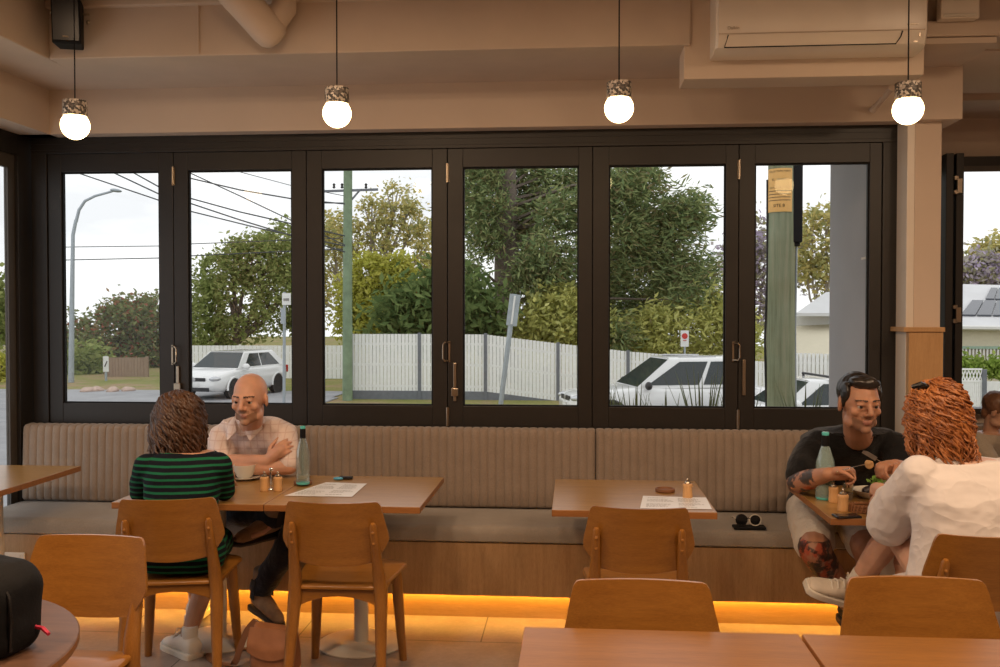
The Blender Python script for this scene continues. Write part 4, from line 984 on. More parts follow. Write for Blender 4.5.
# ---------------------------------------------------------------- people
def skinmat(name, c, rough=.5):
    b = NB(name); co = b.coord(); n1 = b.noise(co, 18, 4); n2 = b.noise(co, 160, 2)
    col = b.ramp(n1, [(.3, mx(c, .9)), (.7, (min(1, c[0]*1.08), c[1]*1.03, c[2]*1.02))])
    b.bsdf(col, rough, 0, b.bump(n2, .08, .001), .4, Subsurface_Weight=.08, Subsurface_Scale=.02); MATS[name] = b.m
skinmat('skin_pale', (.56,.31,.21)); skinmat('skin_tan', (.42,.215,.13)); skinmat('skin_olive', (.50,.28,.18)); skinmat('skin_fair', (.58,.35,.25)); skinmat('skin_child', (.50,.29,.19))
skinmat('stubble_brown', (.36,.20,.125), .7); skinmat('stubble_dark', (.27,.145,.09), .7)
skinmat('lip', (.44,.21,.16), .45); plain('brow', (.06,.035,.025), .8); plain('eye_white', (.50,.45,.40), .2); plain('iris', (.03,.02,.015), .15)
def hairmat(name, c1, c2, rough=.45):
    b = NB(name); co = b.coord((1,1,.35)); n1 = b.noise(co, 55, 3, .7); n2 = b.noise(b.coord(), 9, 3)
    ad = b.n('ShaderNodeMath', operation='ADD'); b.l(n1, ad.inputs[0]); b.l(n2, ad.inputs[1]); ml = b.n('ShaderNodeMath', operation='MULTIPLY'); ml.inputs[1].default_value = .5; b.l(ad.outputs[0], ml.inputs[0])
    col = b.ramp(ml.outputs[0], [(.35, c1), (.65, c2)]); b.bsdf(col, rough, 0, b.bump(n1, .4, .004), .5); MATS[name] = b.m
hairmat('hair_brown', (.020,.009,.005), (.10,.043,.018)); hairmat('hair_red', (.13,.032,.008), (.55,.21,.06)); hairmat('hair_black', (.008,.006,.005), (.025,.018,.014), .35); hairmat('hair_child', (.10,.045,.02), (.22,.10,.05))
def cloth(name, c, wr=.35, rough=.85, sc=16, translucent=0):
    b = NB(name); co = b.coord(); n1 = b.noise(co, sc, 3, .55); n2 = b.noise(co, 300, 2)
    col = b.ramp(n2, [(.3, mx(c, .93)), (.7, mx(c, 1.04))])
    ad = b.n('ShaderNodeMath', operation='MULTIPLY_ADD'); ad.inputs[1].default_value = .06; b.l(n2, ad.inputs[0]); b.l(n1, ad.inputs[2])
    b.bsdf(col, rough, 0, b.bump(ad.outputs[0], wr, .03), .2, Sheen_Weight=.2); MATS[name] = b.m
cloth('tee_black', (.008,.008,.009), .4); cloth('denim_dark', (.018,.020,.028), .5); cloth('shorts_cream', (.58,.53,.47), .5); cloth('tee_beige', (.40,.34,.27), .4)
plain('suede', (.27,.165,.095), .9, var=.2, vscale=25, bump=.2); plain('boot_elastic', (.03,.025,.022), .9); plain('sole_dark', (.05,.04,.035), .8); plain('shoe_white', (.72,.68,.61), .6, var=.06, bump=.1); plain('shoe_cream', (.62,.55,.46), .7, var=.1, vscale=20); plain('sole_white', (.70,.66,.58), .6)
b = NB('linen_white'); co_ = b.coord((1,1,1.5)); hs = []
for sc_, st_ in ((3.2, 1), (7.5, .4)):
    n_ = b.noise(co_, sc_, 2, .5); a_ = b.n('ShaderNodeMath', operation='SUBTRACT'); a_.inputs[1].default_value = .5; b.l(n_, a_.inputs[0])
    c_ = b.n('ShaderNodeMath', operation='ABSOLUTE'); b.l(a_.outputs[0], c_.inputs[0]); d_ = b.n('ShaderNodeMath', operation='MULTIPLY'); d_.inputs[1].default_value = -st_*2; b.l(c_.outputs[0], d_.inputs[0]); hs.append(d_.outputs[0])
ad = b.n('ShaderNodeMath', operation='ADD'); b.l(hs[0], ad.inputs[0]); b.l(hs[1], ad.inputs[1])
b.bsdf((.68,.64,.63), .85, 0, b.bump(ad.outputs[0], .45, .05), .2); MATS['linen_white'] = b.m
# striped knit
b = NB('knit_stripe'); tc_ = b.n('ShaderNodeTexCoord'); sp_ = b.n('ShaderNodeSeparateXYZ'); b.l(tc_.outputs['Object'], sp_.inputs[0])
nzz = b.noise(tc_.outputs['Object'], 5, 2); ma = b.n('ShaderNodeMath', operation='MULTIPLY_ADD'); ma.inputs[1].default_value = .012; b.l(nzz, ma.inputs[0]); b.l(sp_.outputs['Z'], ma.inputs[2])
dv = b.n('ShaderNodeMath', operation='DIVIDE'); dv.inputs[1].default_value = .0275; b.l(ma.outputs[0], dv.inputs[0]); fr_ = b.n('ShaderNodeMath', operation='FRACT'); b.l(dv.outputs[0], fr_.inputs[0])
col = b.ramp(fr_.outputs[0], [(0, (.006,.008,.013)), (.64, (.012,.125,.06))], 'CONSTANT'); b.bsdf(col, .85, 0, b.bump(b.noise(tc_.outputs['Object'], 18, 3), .35, .02), .15); MATS['knit_stripe'] = b.m
# fine pink windowpane shirt
b = NB('shirt_check'); tc_ = b.n('ShaderNodeTexCoord'); sp_ = b.n('ShaderNodeSeparateXYZ'); b.l(tc_.outputs['Object'], sp_.inputs[0]); outs = []
for ax, per in (('Z', .042), ('X', .036)):
    dv = b.n('ShaderNodeMath', operation='DIVIDE'); dv.inputs[1].default_value = per; b.l(sp_.outputs[ax], dv.inputs[0]); f_ = b.n('ShaderNodeMath', operation='FRACT'); b.l(dv.outputs[0], f_.inputs[0])
    lt = b.n('ShaderNodeMath', operation='LESS_THAN'); lt.inputs[1].default_value = .13; b.l(f_.outputs[0], lt.inputs[0]); outs.append(lt.outputs[0])
mxm = b.n('ShaderNodeMath', operation='MAXIMUM'); b.l(outs[0], mxm.inputs[0]); b.l(outs[1], mxm.inputs[1])
col = b.ramp(mxm.outputs[0], [(0, (.70,.58,.54)), (1, (.62,.47,.43))]); b.bsdf(col, .85, 0, b.bump(b.noise(tc_.outputs['Object'], 14, 3), .45, .03), .2); MATS['shirt_check'] = b.m
# tattooed skin
b = NB('skin_inked'); co_ = b.coord(); n1 = b.noise(co_, 22, 4, .6); n2 = b.noise(b.coord((1.3,1,.8)), 13, 2)
c1 = b.ramp(n1, [(.44, (.40,.20,.125)), (.50, (.10,.06,.05)), (.56, (.05,.045,.045))]); c2 = b.ramp(n2, [(.5, (1,1,1)), (.56, (1.0,.42,.34))])
mm = b.n('ShaderNodeMixRGB', blend_type='MULTIPLY'); mm.inputs[0].default_value = 1; b.l(c1, mm.inputs[1]); b.l(c2, mm.inputs[2]); b.bsdf(mm.outputs[0], .5, spec=.4); MATS['skin_inked'] = b.m

def frame(f, u=(0,0,1)):
    f = V(f).normalized(); u = V(u); x = f.cross(u).normalized(); z = x.cross(f).normalized()
    return Matrix((x, f, z)).transposed()       # columns: right, forward, up
def limb(m, pts, rs, seg=12): m.tube(pts, rs, seg, roundcap=True)
def head(m, c, M, s=1.0, ears=True, nose=1.0):
    c = V(c); T = lambda p: c+M @ (V(p)*s)
    E = lambda p, r, R_=None: m.ell(T(p), tuple(x*s for x in r), M @ R_ if R_ else M, 18, 12)
    E((0,-.014,.030), (.077,.097,.088)); E((0,.022,.012), (.069,.075,.085)); E((0,.032,-.035), (.060,.062,.072))
    E((0,.036,-.078), (.046,.050,.036)); E((0,.078,-.099), (.022,.017,.017))
    for i in (-1, 1):
        E((i*.043,.064,-.024), (.022,.024,.020)); E((i*.047,.020,-.075), (.018,.040,.026))
        limb(m, [T((i*.012,.097,.026)), T((i*.045,.076,.026))], [.0095*s,.009*s], 8)
        E((i*.012,.101,-.032), (.0085,.010,.008))
        if ears: E((i*.078,-.006,-.008), (.010,.021,.033), Matrix.Rotation(-i*.35, 3, 'Z'))
        limb(m, [T((i*.020,.0945,.0095)), T((i*.032,.0945,.0105)), T((i*.044,.087,.0075))], [.0055*s,.006*s,.005*s], 6); limb(m, [T((i*.022,.090,-.0105)), T((i*.041,.085,-.0095))], [.0045*s,.0045*s], 6)
    limb(m, [T((0,.094,.020)), T((0,.108,-.005)), T((0,.117*nose,-.024))], [.0095*s,.0105*s,.0125*s], 10)
    E((0,.0905,-.060), (.021,.0095,.0050)); E((0,.0880,-.0695), (.017,.0095,.0058))
def neck(m, c, M, base, s=1.0, r=.054):
    limb(m, [V(c)+M @ V((0,-.022,-.055))*s, (V(c)+M @ V((0,-.025,-.10))*s)*.5+V(base)*.5, base], [r*s, r*s*.98, r*s*1.12], 14)
def hand(m, W, D, N, side=1, curls=(.35,.4,.45,.5), s=1.0, thumb=.5, spread=.04):
    """W wrist, D direction of the fingers, N the way the palm faces; side +1 puts the thumb at D x N"""
    W = V(W); D = V(D).normalized(); N = V(N); N = (N-D*N.dot(D)).normalized(); X = D.cross(N)*side
    limb(m, [W-D*.01*s, W+D*.04*s, W+D*.082*s], [.027*s,.032*s,.030*s], 10)
    for i in (-1, 1): limb(m, [W+D*.02*s+X*.010*i*s, W+D*.084*s+X*.026*i*s], [.016*s,.0125*s], 8)
    offs = (.031,.0105,-.0105,-.030); lens = (.070,.078,.072,.056)
    for o, L, c_ in zip(offs, lens, curls):
        p = W+D*(.086-.006*abs(o)/.03)*s+X*o*s; a = 0; pts = [p-D*.012*s, p]; d0 = (D+X*(o/.03)*spread).normalized()
        for k, q in enumerate((.45,.31,.24)):
            a += c_*(1.0,1.15,.8)[k]; d = d0*cos(a)+N*sin(a); p = p+d*L*q*s; pts.append(p)
        limb(m, pts, [.0092*s,.0092*s,.0084*s,.0076*s,.0066*s], 8)
    b0 = W+D*.022*s+X*.022*s; d1 = (D*.62+X*.72+N*.25).normalized(); p1 = b0+d1*.040*s; d2 = (D*.85+X*(.45-thumb*.5)+N*(.25+thumb*.4)).normalized(); p2 = p1+d2*.034*s; p3 = p2+(d2+N*thumb*.4).normalized()*.026*s
    limb(m, [b0, p1, p2, p3], [.0145*s,.0118*s,.0100*s,.0078*s], 8)
def torso(m, secs, seg=24):
    """secs: (centre, right vector, forward vector, rx, ry) from the seat up; squarish ovals"""
    rings = []
    for c, x, f, rx, ry in secs:
        x = V(x).normalized(); f = V(f).normalized(); ring = []
        for j in range(seg):
            a = 2*pi*j/seg; ca, sa = cos(a), sin(a); k = 2/2.5
            ring.append(V(c)+x*rx*math.copysign(abs(ca)**k, ca)+f*ry*math.copysign(abs(sa)**k, sa))
        rings.append(ring)
    m.rings(rings)
def foot(m, ankle, toe_dir, L=.24, w=.045, h=.07, up=(0,0,1)):
    a = V(ankle); d = V(toe_dir).normalized(); u = V(up).normalized(); u = (u-d*u.dot(d)).normalized()
    limb(m, [a+u*.02, a-u*h*.35-d*.02], [w*.85, w*.8], 12)
    limb(m, [a-u*h*.55-d*.045, a-u*h*.55+d*.05, a-u*h*.72+d*(L-.13), a-u*h*.8+d*(L-.085)], [w*.72, w*.80, w*.72, w*.5], 12)
def stub(m, an, d, up=(0,0,1)):      # the bare foot inside a shoe
    a = V(an); d = V(d).normalized(); u = V(up).normalized(); u = (u-d*u.dot(d)).normalized(); limb(m, [a, a-u*.035+d*.02, a-u*.055+d*.07, a-u*.062+d*.12], [.030,.030,.022,.016], 10)
def person(label, base, m, mats, paint=None, voxel=.0052, smooth=5):
    me = remeshed(m.shift(base), voxel, smooth, .45, 'person')
    o = obj('person', me, mats, loc=base, smooth=180, fixn=False)
    if paint:
        idx = [paint(p.center+V(base)) for p in me.polygons]; me.polygons.foreach_set('material_index', idx)
    return tag(o, label, 'person')
def part(name, m, mat, par, voxel=.007, smooth=5, wr=0, wsc=9, seed=0):
    me = remeshed(m.shift(par.location), voxel, smooth, .5, name)
    if wr:
        nrm_ = [V(v.normal) for v in me.vertices]
        for v, nn in zip(me.vertices, nrm_):
            p = V(v.co)*wsc+V((seed*3.1,0,0)); k = noise.noise(p)+.5*noise.noise(p*2.3+V((9,2,1)))
            kk = 1-abs(noise.noise(V(v.co)*wsc*.8+V((seed,5,3))))*2.2
            v.co += nn*wr*(k+kk*.6-.3)
    return obj(name, me, mat, par, smooth=180, fixn=False)
def eyes(par, c, M, s=1.0, look=(0,1,0)):
    for i in (-1, 1):
        p = V(c)+M @ (V((i*.0315,.0828,.0020))*s)-V(par.location)
        e = obj('eye', MB().ell((0,0,0), .0118*s, M, 14, 9), 'eye_white', par, loc=p)
        d = (M @ V(look)).normalized(); obj('iris', MB().lathe([(.0005,.0126*s),(.0066*s,.0112*s),(.0068*s,.0095*s),(.001,.009*s)], 12, (0,0,0), d), 'iris', e)
def facepaint(c, M, s, stub, browidx=None, lipidx=None, beardlow=-.045, hairline=None):
    Mi = M.inverted(); c = V(c)
    def f(p):
        q = Mi @ (p-c)/s; x, y, z = q
        if abs(x) > .095 or y < -.1 or abs(z) > .14: return 0
        if lipidx is not None and y > .088 and abs(x) < .019 and -.075 < z < -.056: return lipidx
        if browidx is not None and y > .06 and .010 < abs(x) < .052 and .0235-.12*max(0, abs(x)-.035) < z < .0305-.12*max(0, abs(x)-.035): return browidx
        if stub is not None:
            if y > .02 and abs(x) < .052 and -.13 < z < -.048-.018*(1-min(1, abs(x)/.05)): return stub
            if y > .085 and -.054 < z < -.040 and abs(x) < .032: return stub
        return 0
    return f
def locks(m, c, M, s, n, r0, length, r, rad=.009, wav=.012, freq=3.0, zmin=-.35, back=.0, facecut=.45, spreadz=1.0, out=.35):
    c = V(c)
    for i in range(n):
        while True:
            d = V((r.gauss(0,1), r.gauss(0,1), r.gauss(0,1))).normalized()
            if d.z > zmin and not (d.y > facecut and d.z < .62): break
        p = V((d.x*r0[0], d.y*r0[1]-.012, d.z*r0[2]+.025)); L = length*r.uniform(.75, 1.15); N_ = 12; ph = r.uniform(0, 6.28); a = wav*r.uniform(.6,1.4); pts = []
        side = V((d.x, d.y-.15, 0)); side = side.normalized() if side.length > .05 else V((0,-1,0)); ce = sqrt(max(0, 1-d.z*d.z)); v = (side*max(0, d.z)+V((0,0,-ce))+side*.12).normalized()
        tn = V((-side.y, side.x, 0)); q = V(p); stp = L/N_
        for k in range(N_):
            t = k/(N_-1); w_ = sin(freq*2*pi*t+ph)*a*min(1, t*3); w2 = cos(freq*2*pi*t+ph)*a*min(1, t*3)
            pts.append(c+M @ ((q+tn*w_+side*w2*.7)*s))
            v = (v+V((0,0,-.42))+side*out*.1*(1 if q.z > -.05 else -.6)).normalized(); q = q+v*stp
            rr_ = V((q.x/(r0[0]*1.05), (q.y+.012)/(r0[1]*1.05), (q.z-.025)/(r0[2]*1.05)))
            if rr_.length < 1 and q.z > -.06: k_ = 1/rr_.length; q = V((q.x*k_, (q.y+.012)*k_-.012, (q.z-.025)*k_+.025))
        m.tube(pts, [rad*s*(.75+.35*sin(pi*min(1, k/(N_-1)*1.1)))*(1 if k < N_-2 else (.55 if k == N_-2 else .2)) for k in range(N_)], 6)

# ============ woman in the striped green dress, back to us
M1 = frame((.05,1,-.10)); hc = P(180.5, 417, 4.14)
base = V((-1.715, 4.03, 0)); X1 = V((1,.12,0)).normalized(); F1 = V((-.12,1,0)).normalized()
nb = hc+V((.0,-.055,-.165)); S = lambda z, y, dx=0: V((-1.712+dx, y, z))
secs = [(S(.475,3.985), X1, F1, .165,.12), (S(.53,3.975), X1, F1, .185,.135), (S(.62,3.975), X1, F1, .165,.115), (S(.70,3.985), X1, F1, .142,.10), (S(.80,4.0), X1, F1, .150,.102), (S(.88,4.02), X1, F1, .165,.105), (S(.935,4.035), X1, F1, .165,.09), (S(.975,4.05), X1, F1, .115,.065), (nb, X1, F1, .05,.05)]
m = MB(); head(m, hc, M1, .95); neck(m, hc, M1, nb+V((0,.0,.0)), .9); torso(m, secs)
shR, shL = S(.912,4.03,.150)+F1*.0, S(.912,3.99,-.155)
elR, elL = P(224, 490, 4.13), P(140, 492, 4.13); wrR, wrL = P(221, 475, 4.36), P(165, 476, 4.37)
for sh, el, wr in ((shR, elR, wrR), (shL, elL, wrL)):
    limb(m, [sh, sh*.5+el*.5, el], [.046,.041,.034]); limb(m, [el, el*.55+wr*.45, wr], [.036,.033,.023])
hand(m, wrR, (.1,1,-.05), (-.5,0,-1), -1, (.5,.55,.6,.7), .92); hand(m, wrL, (.5,.9,-.05), (.3,0,-1), 1, (.3,.35,.4,.5), .92)
knR, knL = V((-1.69,4.40,.50)), V((-1.87,4.40,.50)); anR, anL = PZ(188, 636, .09), V((P(197,600,4.74).x,4.74,.10))
for x, kn, an in ((.09, knR, anR), (-.09, knL, anL)):
    limb(m, [S(.535,4.0,x), kn], [.082,.056]); limb(m, [kn, kn*.62+an*.38+V((0,-.02,0)), an], [.053,.052,.034])
fdR = V((-.80,.62,0)); stub(m, anR, fdR); stub(m, anL, (0,1,0))
w1 = person('woman in a green and navy striped dress, sitting with her back to us', base, m, ['skin_olive','lip','brow'], facepaint(hc, M1, .95, None, 2, 1))
m = MB(); g = .010
torso(m, [(c, x, f, rx+g, ry+g) for c, x, f, rx, ry in secs[:-1]]+[(secs[-1][0]+V((0,0,-.012)), X1, F1, .062,.058)])
for x, kn in ((.09, knR), (-.09, knL)): limb(m, [S(.535,4.0,x), S(.535,4.0,x)*.25+kn*.75], [.094,.075], 14)
for sh, el, wr in ((shR, elR, wrR), (shL, elL, wrL)):
    limb(m, [sh-V((0,0,.0)), sh*.5+el*.5, el], [.060,.056,.047], 14); limb(m, [el, el*.35+wr*.65], [.048,.040], 12)
part('striped_dress', m, 'knit_stripe', w1, .007, 5, .004, 9)
r = random.Random(5); m = MB()
m.ell(hc+M1 @ V((0,-.02,.018)), (.086,.102,.094), M1, 20, 14); m.ell(hc+M1 @ V((0,-.055,-.055)), (.096,.072,.080), M1, 18, 12)
for i in (-1, 1): m.ell(hc+M1 @ V((i*.075,-.02,-.06)), (.04,.062,.075), M1, 14, 10)
locks(m, hc, M1, 1.0, 470, (.090,.102,.090), .235, r, .0072, .015, 2.3, -.35, facecut=.55, out=.05)
obj('wavy_hair', m.shift(base), 'hair_brown', w1, smooth=80, fixn=False)
eyes(w1, hc, M1, .95)
def sneaker(par, an, d, up=(0,0,1), L=.255, up_mat='shoe_white', sole='sole_white', w=.046, tilt=None):
    a = V(an)-V(par.location); d = V(d).normalized(); u = V(up).normalized(); u = (u-d*u.dot(d)).normalized(); x = d.cross(u); T = lambda l, s_, h: a+d*l+x*s_+u*h
    secs = [(-.068,.030,.030,-.012), (-.06,.037,.062,.0), (-.035,.042,.066,.012), (.0,.043,.062,.022), (.045,.043,.045,.006), (.09,.046,.030,-.018), (.135,.047,.026,-.030), (.17,.041,.021,-.038), (.19,.026,.012,-.045)]
    R_ = []
    for l, hw, hh, cz in secs:
        top = cz+.0; bot = -.078; R_.append([T(l, cos(t)*hw, bot+(top-bot)*(.5+.5*sin(t)) if sin(t) > -.98 else bot) for t in [2*pi*k/18 for k in range(18)]])
    m = MB(); m.rings(R_); sh = obj('sneaker', m, up_mat, par, smooth=60)
    m = MB(); R_ = []
    for l, hw, hh, cz in secs:
        e = .006; R_.append([T(l*1.03, sx*(hw+e), z) for sx, z in ((-1,-.094),(1,-.094),(1,-.064),(-1,-.064))])
    m.rings(R_); obj('sole', m, sole, sh, smooth=50, bev=.004)
    m = MB()
    for k in range(4):
        l = .035+.022*k; z = .020-.0135*k; m.tube([T(l, -.030, z-.012), T(l+.004, 0, z+.007), T(l, .030, z-.012)], .0048, 6)
    m.tube([T(.03,0,.02), T(.045,.03,.035), T(.03,.045,.012), T(.03,0,.018), T(.045,-.03,.034), T(.025,-.048,.01)], .003, 5); obj('laces', m, sole, sh)
    m = MB(); m.lathe([(.034,-.02),(.037,.0),(.036,.03),(.033,.034)], 14, a-d*.018+u*.015, u); obj('collar', m, up_mat, sh)
    return sh
sneaker(w1, anR, fdR); sneaker(w1, anL, (0,1,0))

# ============ bald man in a pale checked shirt, arms folded on the table
hc = P(250, 398.5, 4.60); fM = V((-.04,-1,-.12)); M2 = frame(fM)
base = V((-1.60, 5.0, 0)); bx = hc.x
Xr = V((-1,.10,0)).normalized(); Fw = V((-.10,-1,0)).normalized()      # his right hand is at -X
shR, shL = P(222, 437, 4.83), P(283, 437, 4.82); mid = (shR+shL)/2; nb = mid+V((.0,-.035,.062))
C = lambda z, y, x=0: V((mid.x+.0+x, y, z))
secs = [(C(.53,5.03), Xr, Fw, .185,.14), (C(.60,5.02), Xr, Fw, .195,.15), (C(.70,5.00), Xr, Fw, .185,.145), (C(.80,4.96), Xr, Fw, .185,.14), (C(.90,4.90), Xr, Fw, .200,.135), (C(.965,4.865), Xr, Fw, .200,.115), (C(1.015,4.83), Xr, Fw, .135,.085), (nb, Xr, Fw, .06,.06)]
m = MB(); head(m, hc, M2, 1.05, nose=1.0); neck(m, hc, M2, nb, 1.06, .055); torso(m, [(c, x, f, rx*.92, ry*.9) for c, x, f, rx, ry in secs])
elL = P(289, 467, 4.73); elL.z = .800; elR = P(221, 460, 4.73); elR.z = .81; wrL = P(240, 463, 4.68); wrL.z = .79; wrR = P(268, 456, 4.69); wrR.z = .835
for sh, el, wr in ((shR, elR, wrR), (shL, elL, wrL)):
    limb(m, [sh, sh*.5+el*.5, el], [.056,.051,.043]); limb(m, [el, el*.6+wr*.4, wr], [.044,.042,.029])
hand(m, wrR, (.75,.05,.62), (.2,.9,-.1), 1, (.35,.4,.42,.45), 1.0, .3); hand(m, wrL, (-1,.05,-.02), (0,.2,-1), 1, (.2,.25,.3,.35), 1.0, .3)
knL = V((-1.33,4.53,.56)); anL = P(262, 592, 4.66); knR = V((-1.98,4.66,.60)); anR = P(272, 517, 4.50)
hipL, hipR = C(.575,4.99,.10), C(.575,4.99,-.10)
limb(m, [hipL, knL], [.095,.066]); limb(m, [knL, knL*.6+anL*.4, anL], [.062,.058,.040]); limb(m, [hipR, knR], [.095,.066]); limb(m, [knR, knR*.6+anR*.4, anR], [.062,.056,.040])
fL = V((.75,-.62,-.18)); stub(m, anL, fL); fR = V((-.55,-.82,-.06)); stub(m, anR, fR)
w2 = person('bald bearded man in a pale checked shirt, arms folded on the table', base, m, ['skin_pale','stubble_brown','brow','lip'], facepaint(hc, M2, 1.05, 1, 2, 3))
m = MB(); g = .014
torso(m, [(c+V((0,0,.018 if c.z > .95 else 0)), x, f, rx+g, ry+g) for c, x, f, rx, ry in secs[:-1]]+[(nb+V((0,.0,-.004)), Xr, Fw+V((0,0,-.5)), .082,.085)])
for sh, el in ((shR, elR), (shL, elL)): limb(m, [sh, sh*.45+el*.55, sh*.12+el*.88], [.073,.070,.062], 14)
sh_ = part('checked_shirt', m, 'shirt_check', w2, .007, 5, .007, 9, 1)
m = MB(); cb_ = nb+V((0,-.005,.008)); n = 18      # turned-down collar, open at the throat
def col_fn(u, v):
    a = radians(-62+u*304)-pi/2; e = V((cos(a)*(.068+.020*v), sin(a)*(.068+.024*v), .038-.050*v-.022*abs(u-.5)*2*v)); return cb_-w2.location+V((0,0,.0))+Matrix.Rotation(.25, 3, 'X') @ e
m.shell(lambda u, v: col_fn((u+.28) % 1 if False else u, v), 24, 4, lambda u, v: V((0,0,.004))); 
obj('collar_band', m, 'shirt_check', sh_, smooth=60)
for k in (-1, 1):      # the open points of the collar
    cp = lambda a, b_, c_: nb+Xr*a*k+Fw*b_+V((0,0,c_))-w2.location
    A = [cp(.066,.035,.050), cp(.022,.100,-.018), cp(.062,.125,-.062), cp(.100,.060,.004)]
    m = MB(); m.shell(lambda u, v: (A[0]*(1-u)+A[1]*u)*(1-v)+(A[3]*(1-u)+A[2]*u)*v+Fw*.012*sin(pi*u)*sin(pi*v)+Fw*.006, 8, 6, lambda u, v: Fw*.005+V((0,0,.003))); obj('collar_point', m, 'shirt_check', sh_, smooth=60)
m = MB()
for k in range(4):
    z = .96-.045*k; y = min(secs, key=lambda q: abs(q[0].z-z))[0].y-.155+.02*k; m = MB(); m.lathe([(.001,-.002),(.006,-.002),(.006,.002),(.001,.003)], 10, V((mid.x-.015+.004*k, y, z))-w2.location, (0,-1,.2)); obj('button', m, 'sole_white', sh_)
m = MB(); g = .010
limb(m, [hipL, knL], [.108,.080]); limb(m, [knL, knL*.6+anL*.4, anL+V((0,0,.03))], [.078,.070,.062]); limb(m, [hipR, knR], [.108,.080]); limb(m, [knR, knR*.5+anR*.5, knR*.0+anR*1.0], [.078,.068,.062])
torso(m, [(C(.515,5.03), Xr, Fw, .195,.15), (C(.60,5.02), Xr, Fw, .20,.158), (C(.66,5.0), Xr, Fw, .185,.15)])
part('dark_jeans', m, 'denim_dark', w2, .008, 5, .006, 8, 2)
def boot(par, an, d, up=(0,0,1)):
    a = V(an)-V(par.location); d = V(d).normalized(); u = V(up).normalized(); u = (u-d*u.dot(d)).normalized(); x = d.cross(u); T = lambda l, s_, h: a+d*l+x*s_+u*h
    m = MB(); m.tube([T(0,0,.125), T(0,0,.03), T(-.005,0,-.03)], [.055,.052,.050], 16); m.tube([T(-.055,0,-.055), T(-.02,0,-.04), T(.05,0,-.045), T(.11,0,-.062), T(.165,0,-.070), T(.20,0,-.075)], [.030,.044,.043,.036,.031,.014], 16)
    bt = obj('chelsea_boot', remeshed(m, .006, 5, .5, 'chelsea_boot'), 'suede', par, smooth=180)
    m = MB(); R_ = []
    for l, hw in ((-.075,.028),(-.05,.042),(0,.043),(.06,.042),(.12,.041),(.18,.032),(.21,.014)): R_.append([T(l, sx*hw, z) for sx, z in ((-1,-.108 if l < .03 else -.104),(1,-.108 if l < .03 else -.104),(1,-.092),(-1,-.092))])
    m.rings(R_); obj('sole', m, 'sole_dark', bt, smooth=40)
    for s_ in (-1, 1):
        m = MB(); m.shell(lambda p, q: T(-.018+.036*p+(q-.5)*.0, s_*.0545, .075-.10*q), 4, 4, lambda p, q: x*.004*s_); obj('elastic_gusset', m, 'boot_elastic', bt)
boot(w2, anL, fL); boot(w2, anR, fR, (.35,-.3,1))
eyes(w2, hc, M2, 1.05, (-.1,1,-.05))

# ============ man in a black tee, eating
hc = P(859, 402.5, 4.40); M3 = frame((.14,-1,-.12)); Xr = V((-1,.0,0)); Fw = V((0,-1,0))
shR, shL = P(812, 452, 4.62), P(896, 449, 4.60); mid = (shR+shL)/2; nb = mid+V((.005,-.05,.075)); base = V((mid.x, 5.0, 0))
C = lambda z, y, x=0: V((mid.x+x, y, z))
secs_ = None; secs = [(C(.53,5.02), Xr, Fw, .19,.145), (C(.60,5.01), Xr, Fw, .20,.155), (C(.70,4.95), Xr, Fw, .19,.150), (C(.80,4.86), Xr, Fw, .195,.145), (C(.90,4.75), Xr, Fw, .215,.140), (C(.96,4.685), Xr, Fw, .215,.120), (C(1.005,4.64), Xr, Fw, .165,.095), (nb, Xr, Fw, .065,.062)]
m = MB(); head(m, hc, M3, 1.09, nose=1.0); neck(m, hc, M3, nb, 1.08, .056); torso(m, [(c, x, f, rx*.90, ry*.88) for c, x, f, rx, ry in secs])
elR = P(797, 484, 4.50); elR.z = .79; elL = P(915, 474, 4.50); elL.z = .83; wrR = P(829, 474, 4.30); wrL = P(895, 466, 4.24)
for sh, el, wr in ((shR, elR, wrR), (shL, elL, wrL)):
    limb(m, [sh, sh*.5+el*.5, el], [.060,.055,.047]); limb(m, [el, el*.6+wr*.4, wr], [.049,.048,.031])
hand(m, wrR, (.95,-.2,.1), (.3,-.55,-.75), -1, (.75,.95,1.05,1.1), 1.02, .8); hand(m, wrL, (-.8,-.5,-.05), (.2,-.4,-.9), 1, (.7,1.0,1.1,1.15), 1.02, .8)
knR = P(815, 550, 4.36); knL = P(868, 548, 4.34); anR = P(850, 606, 4.62); anL = P(885, 612, 4.6); hipR, hipL = C(.575,4.98,-.11), C(.575,4.98,.11)
for hp, kn, an in ((hipR, knR, anR), (hipL, knL, anL)):
    limb(m, [hp, kn], [.105,.074]); limb(m, [kn, kn*.6+an*.4, an], [.072,.066,.042])
stub(m, anR, (.1,-1,-.1)); stub(m, anL, (.1,-1,-.1))
fp = facepaint(hc, M3, 1.09, 1, 2, 3)
def paint3(p):
    i = fp(p)
    if i: return i
    if p.z < .56 and p.y < 4.62 and p.x < (knR.x+knL.x)/2 and p.z > .16: return 4
    if (p-elR).length < .17 and p.z < .90 and p.x < wrR.x-.035: return 4
    return 0
w3 = person('dark-haired man in a black tee, eating with knife and fork', base, m, ['skin_tan','stubble_dark','brow','lip','skin_inked'], paint3)
m = MB(); g = .015
torso(m, [(c+V((0,0,.022 if c.z > .95 else 0)), x, f, rx+g, ry+g) for c, x, f, rx, ry in secs[:-1]]+[(nb+V((0,.004,.022)), Xr, V((0,-1,-.45)), .082,.085)])
for sh, el in ((shR, elR), (shL, elL)): limb(m, [sh, sh*.45+el*.55, sh*.25+el*.75], [.080,.080,.074], 14)
part('black_tee', m, 'tee_black', w3, .007, 5, .007, 8, 3)
m = MB()
for hp, kn in ((hipR, knR), (hipL, knL)): limb(m, [hp, hp*.3+kn*.7, hp*.14+kn*.86], [.120,.100,.094], 14)
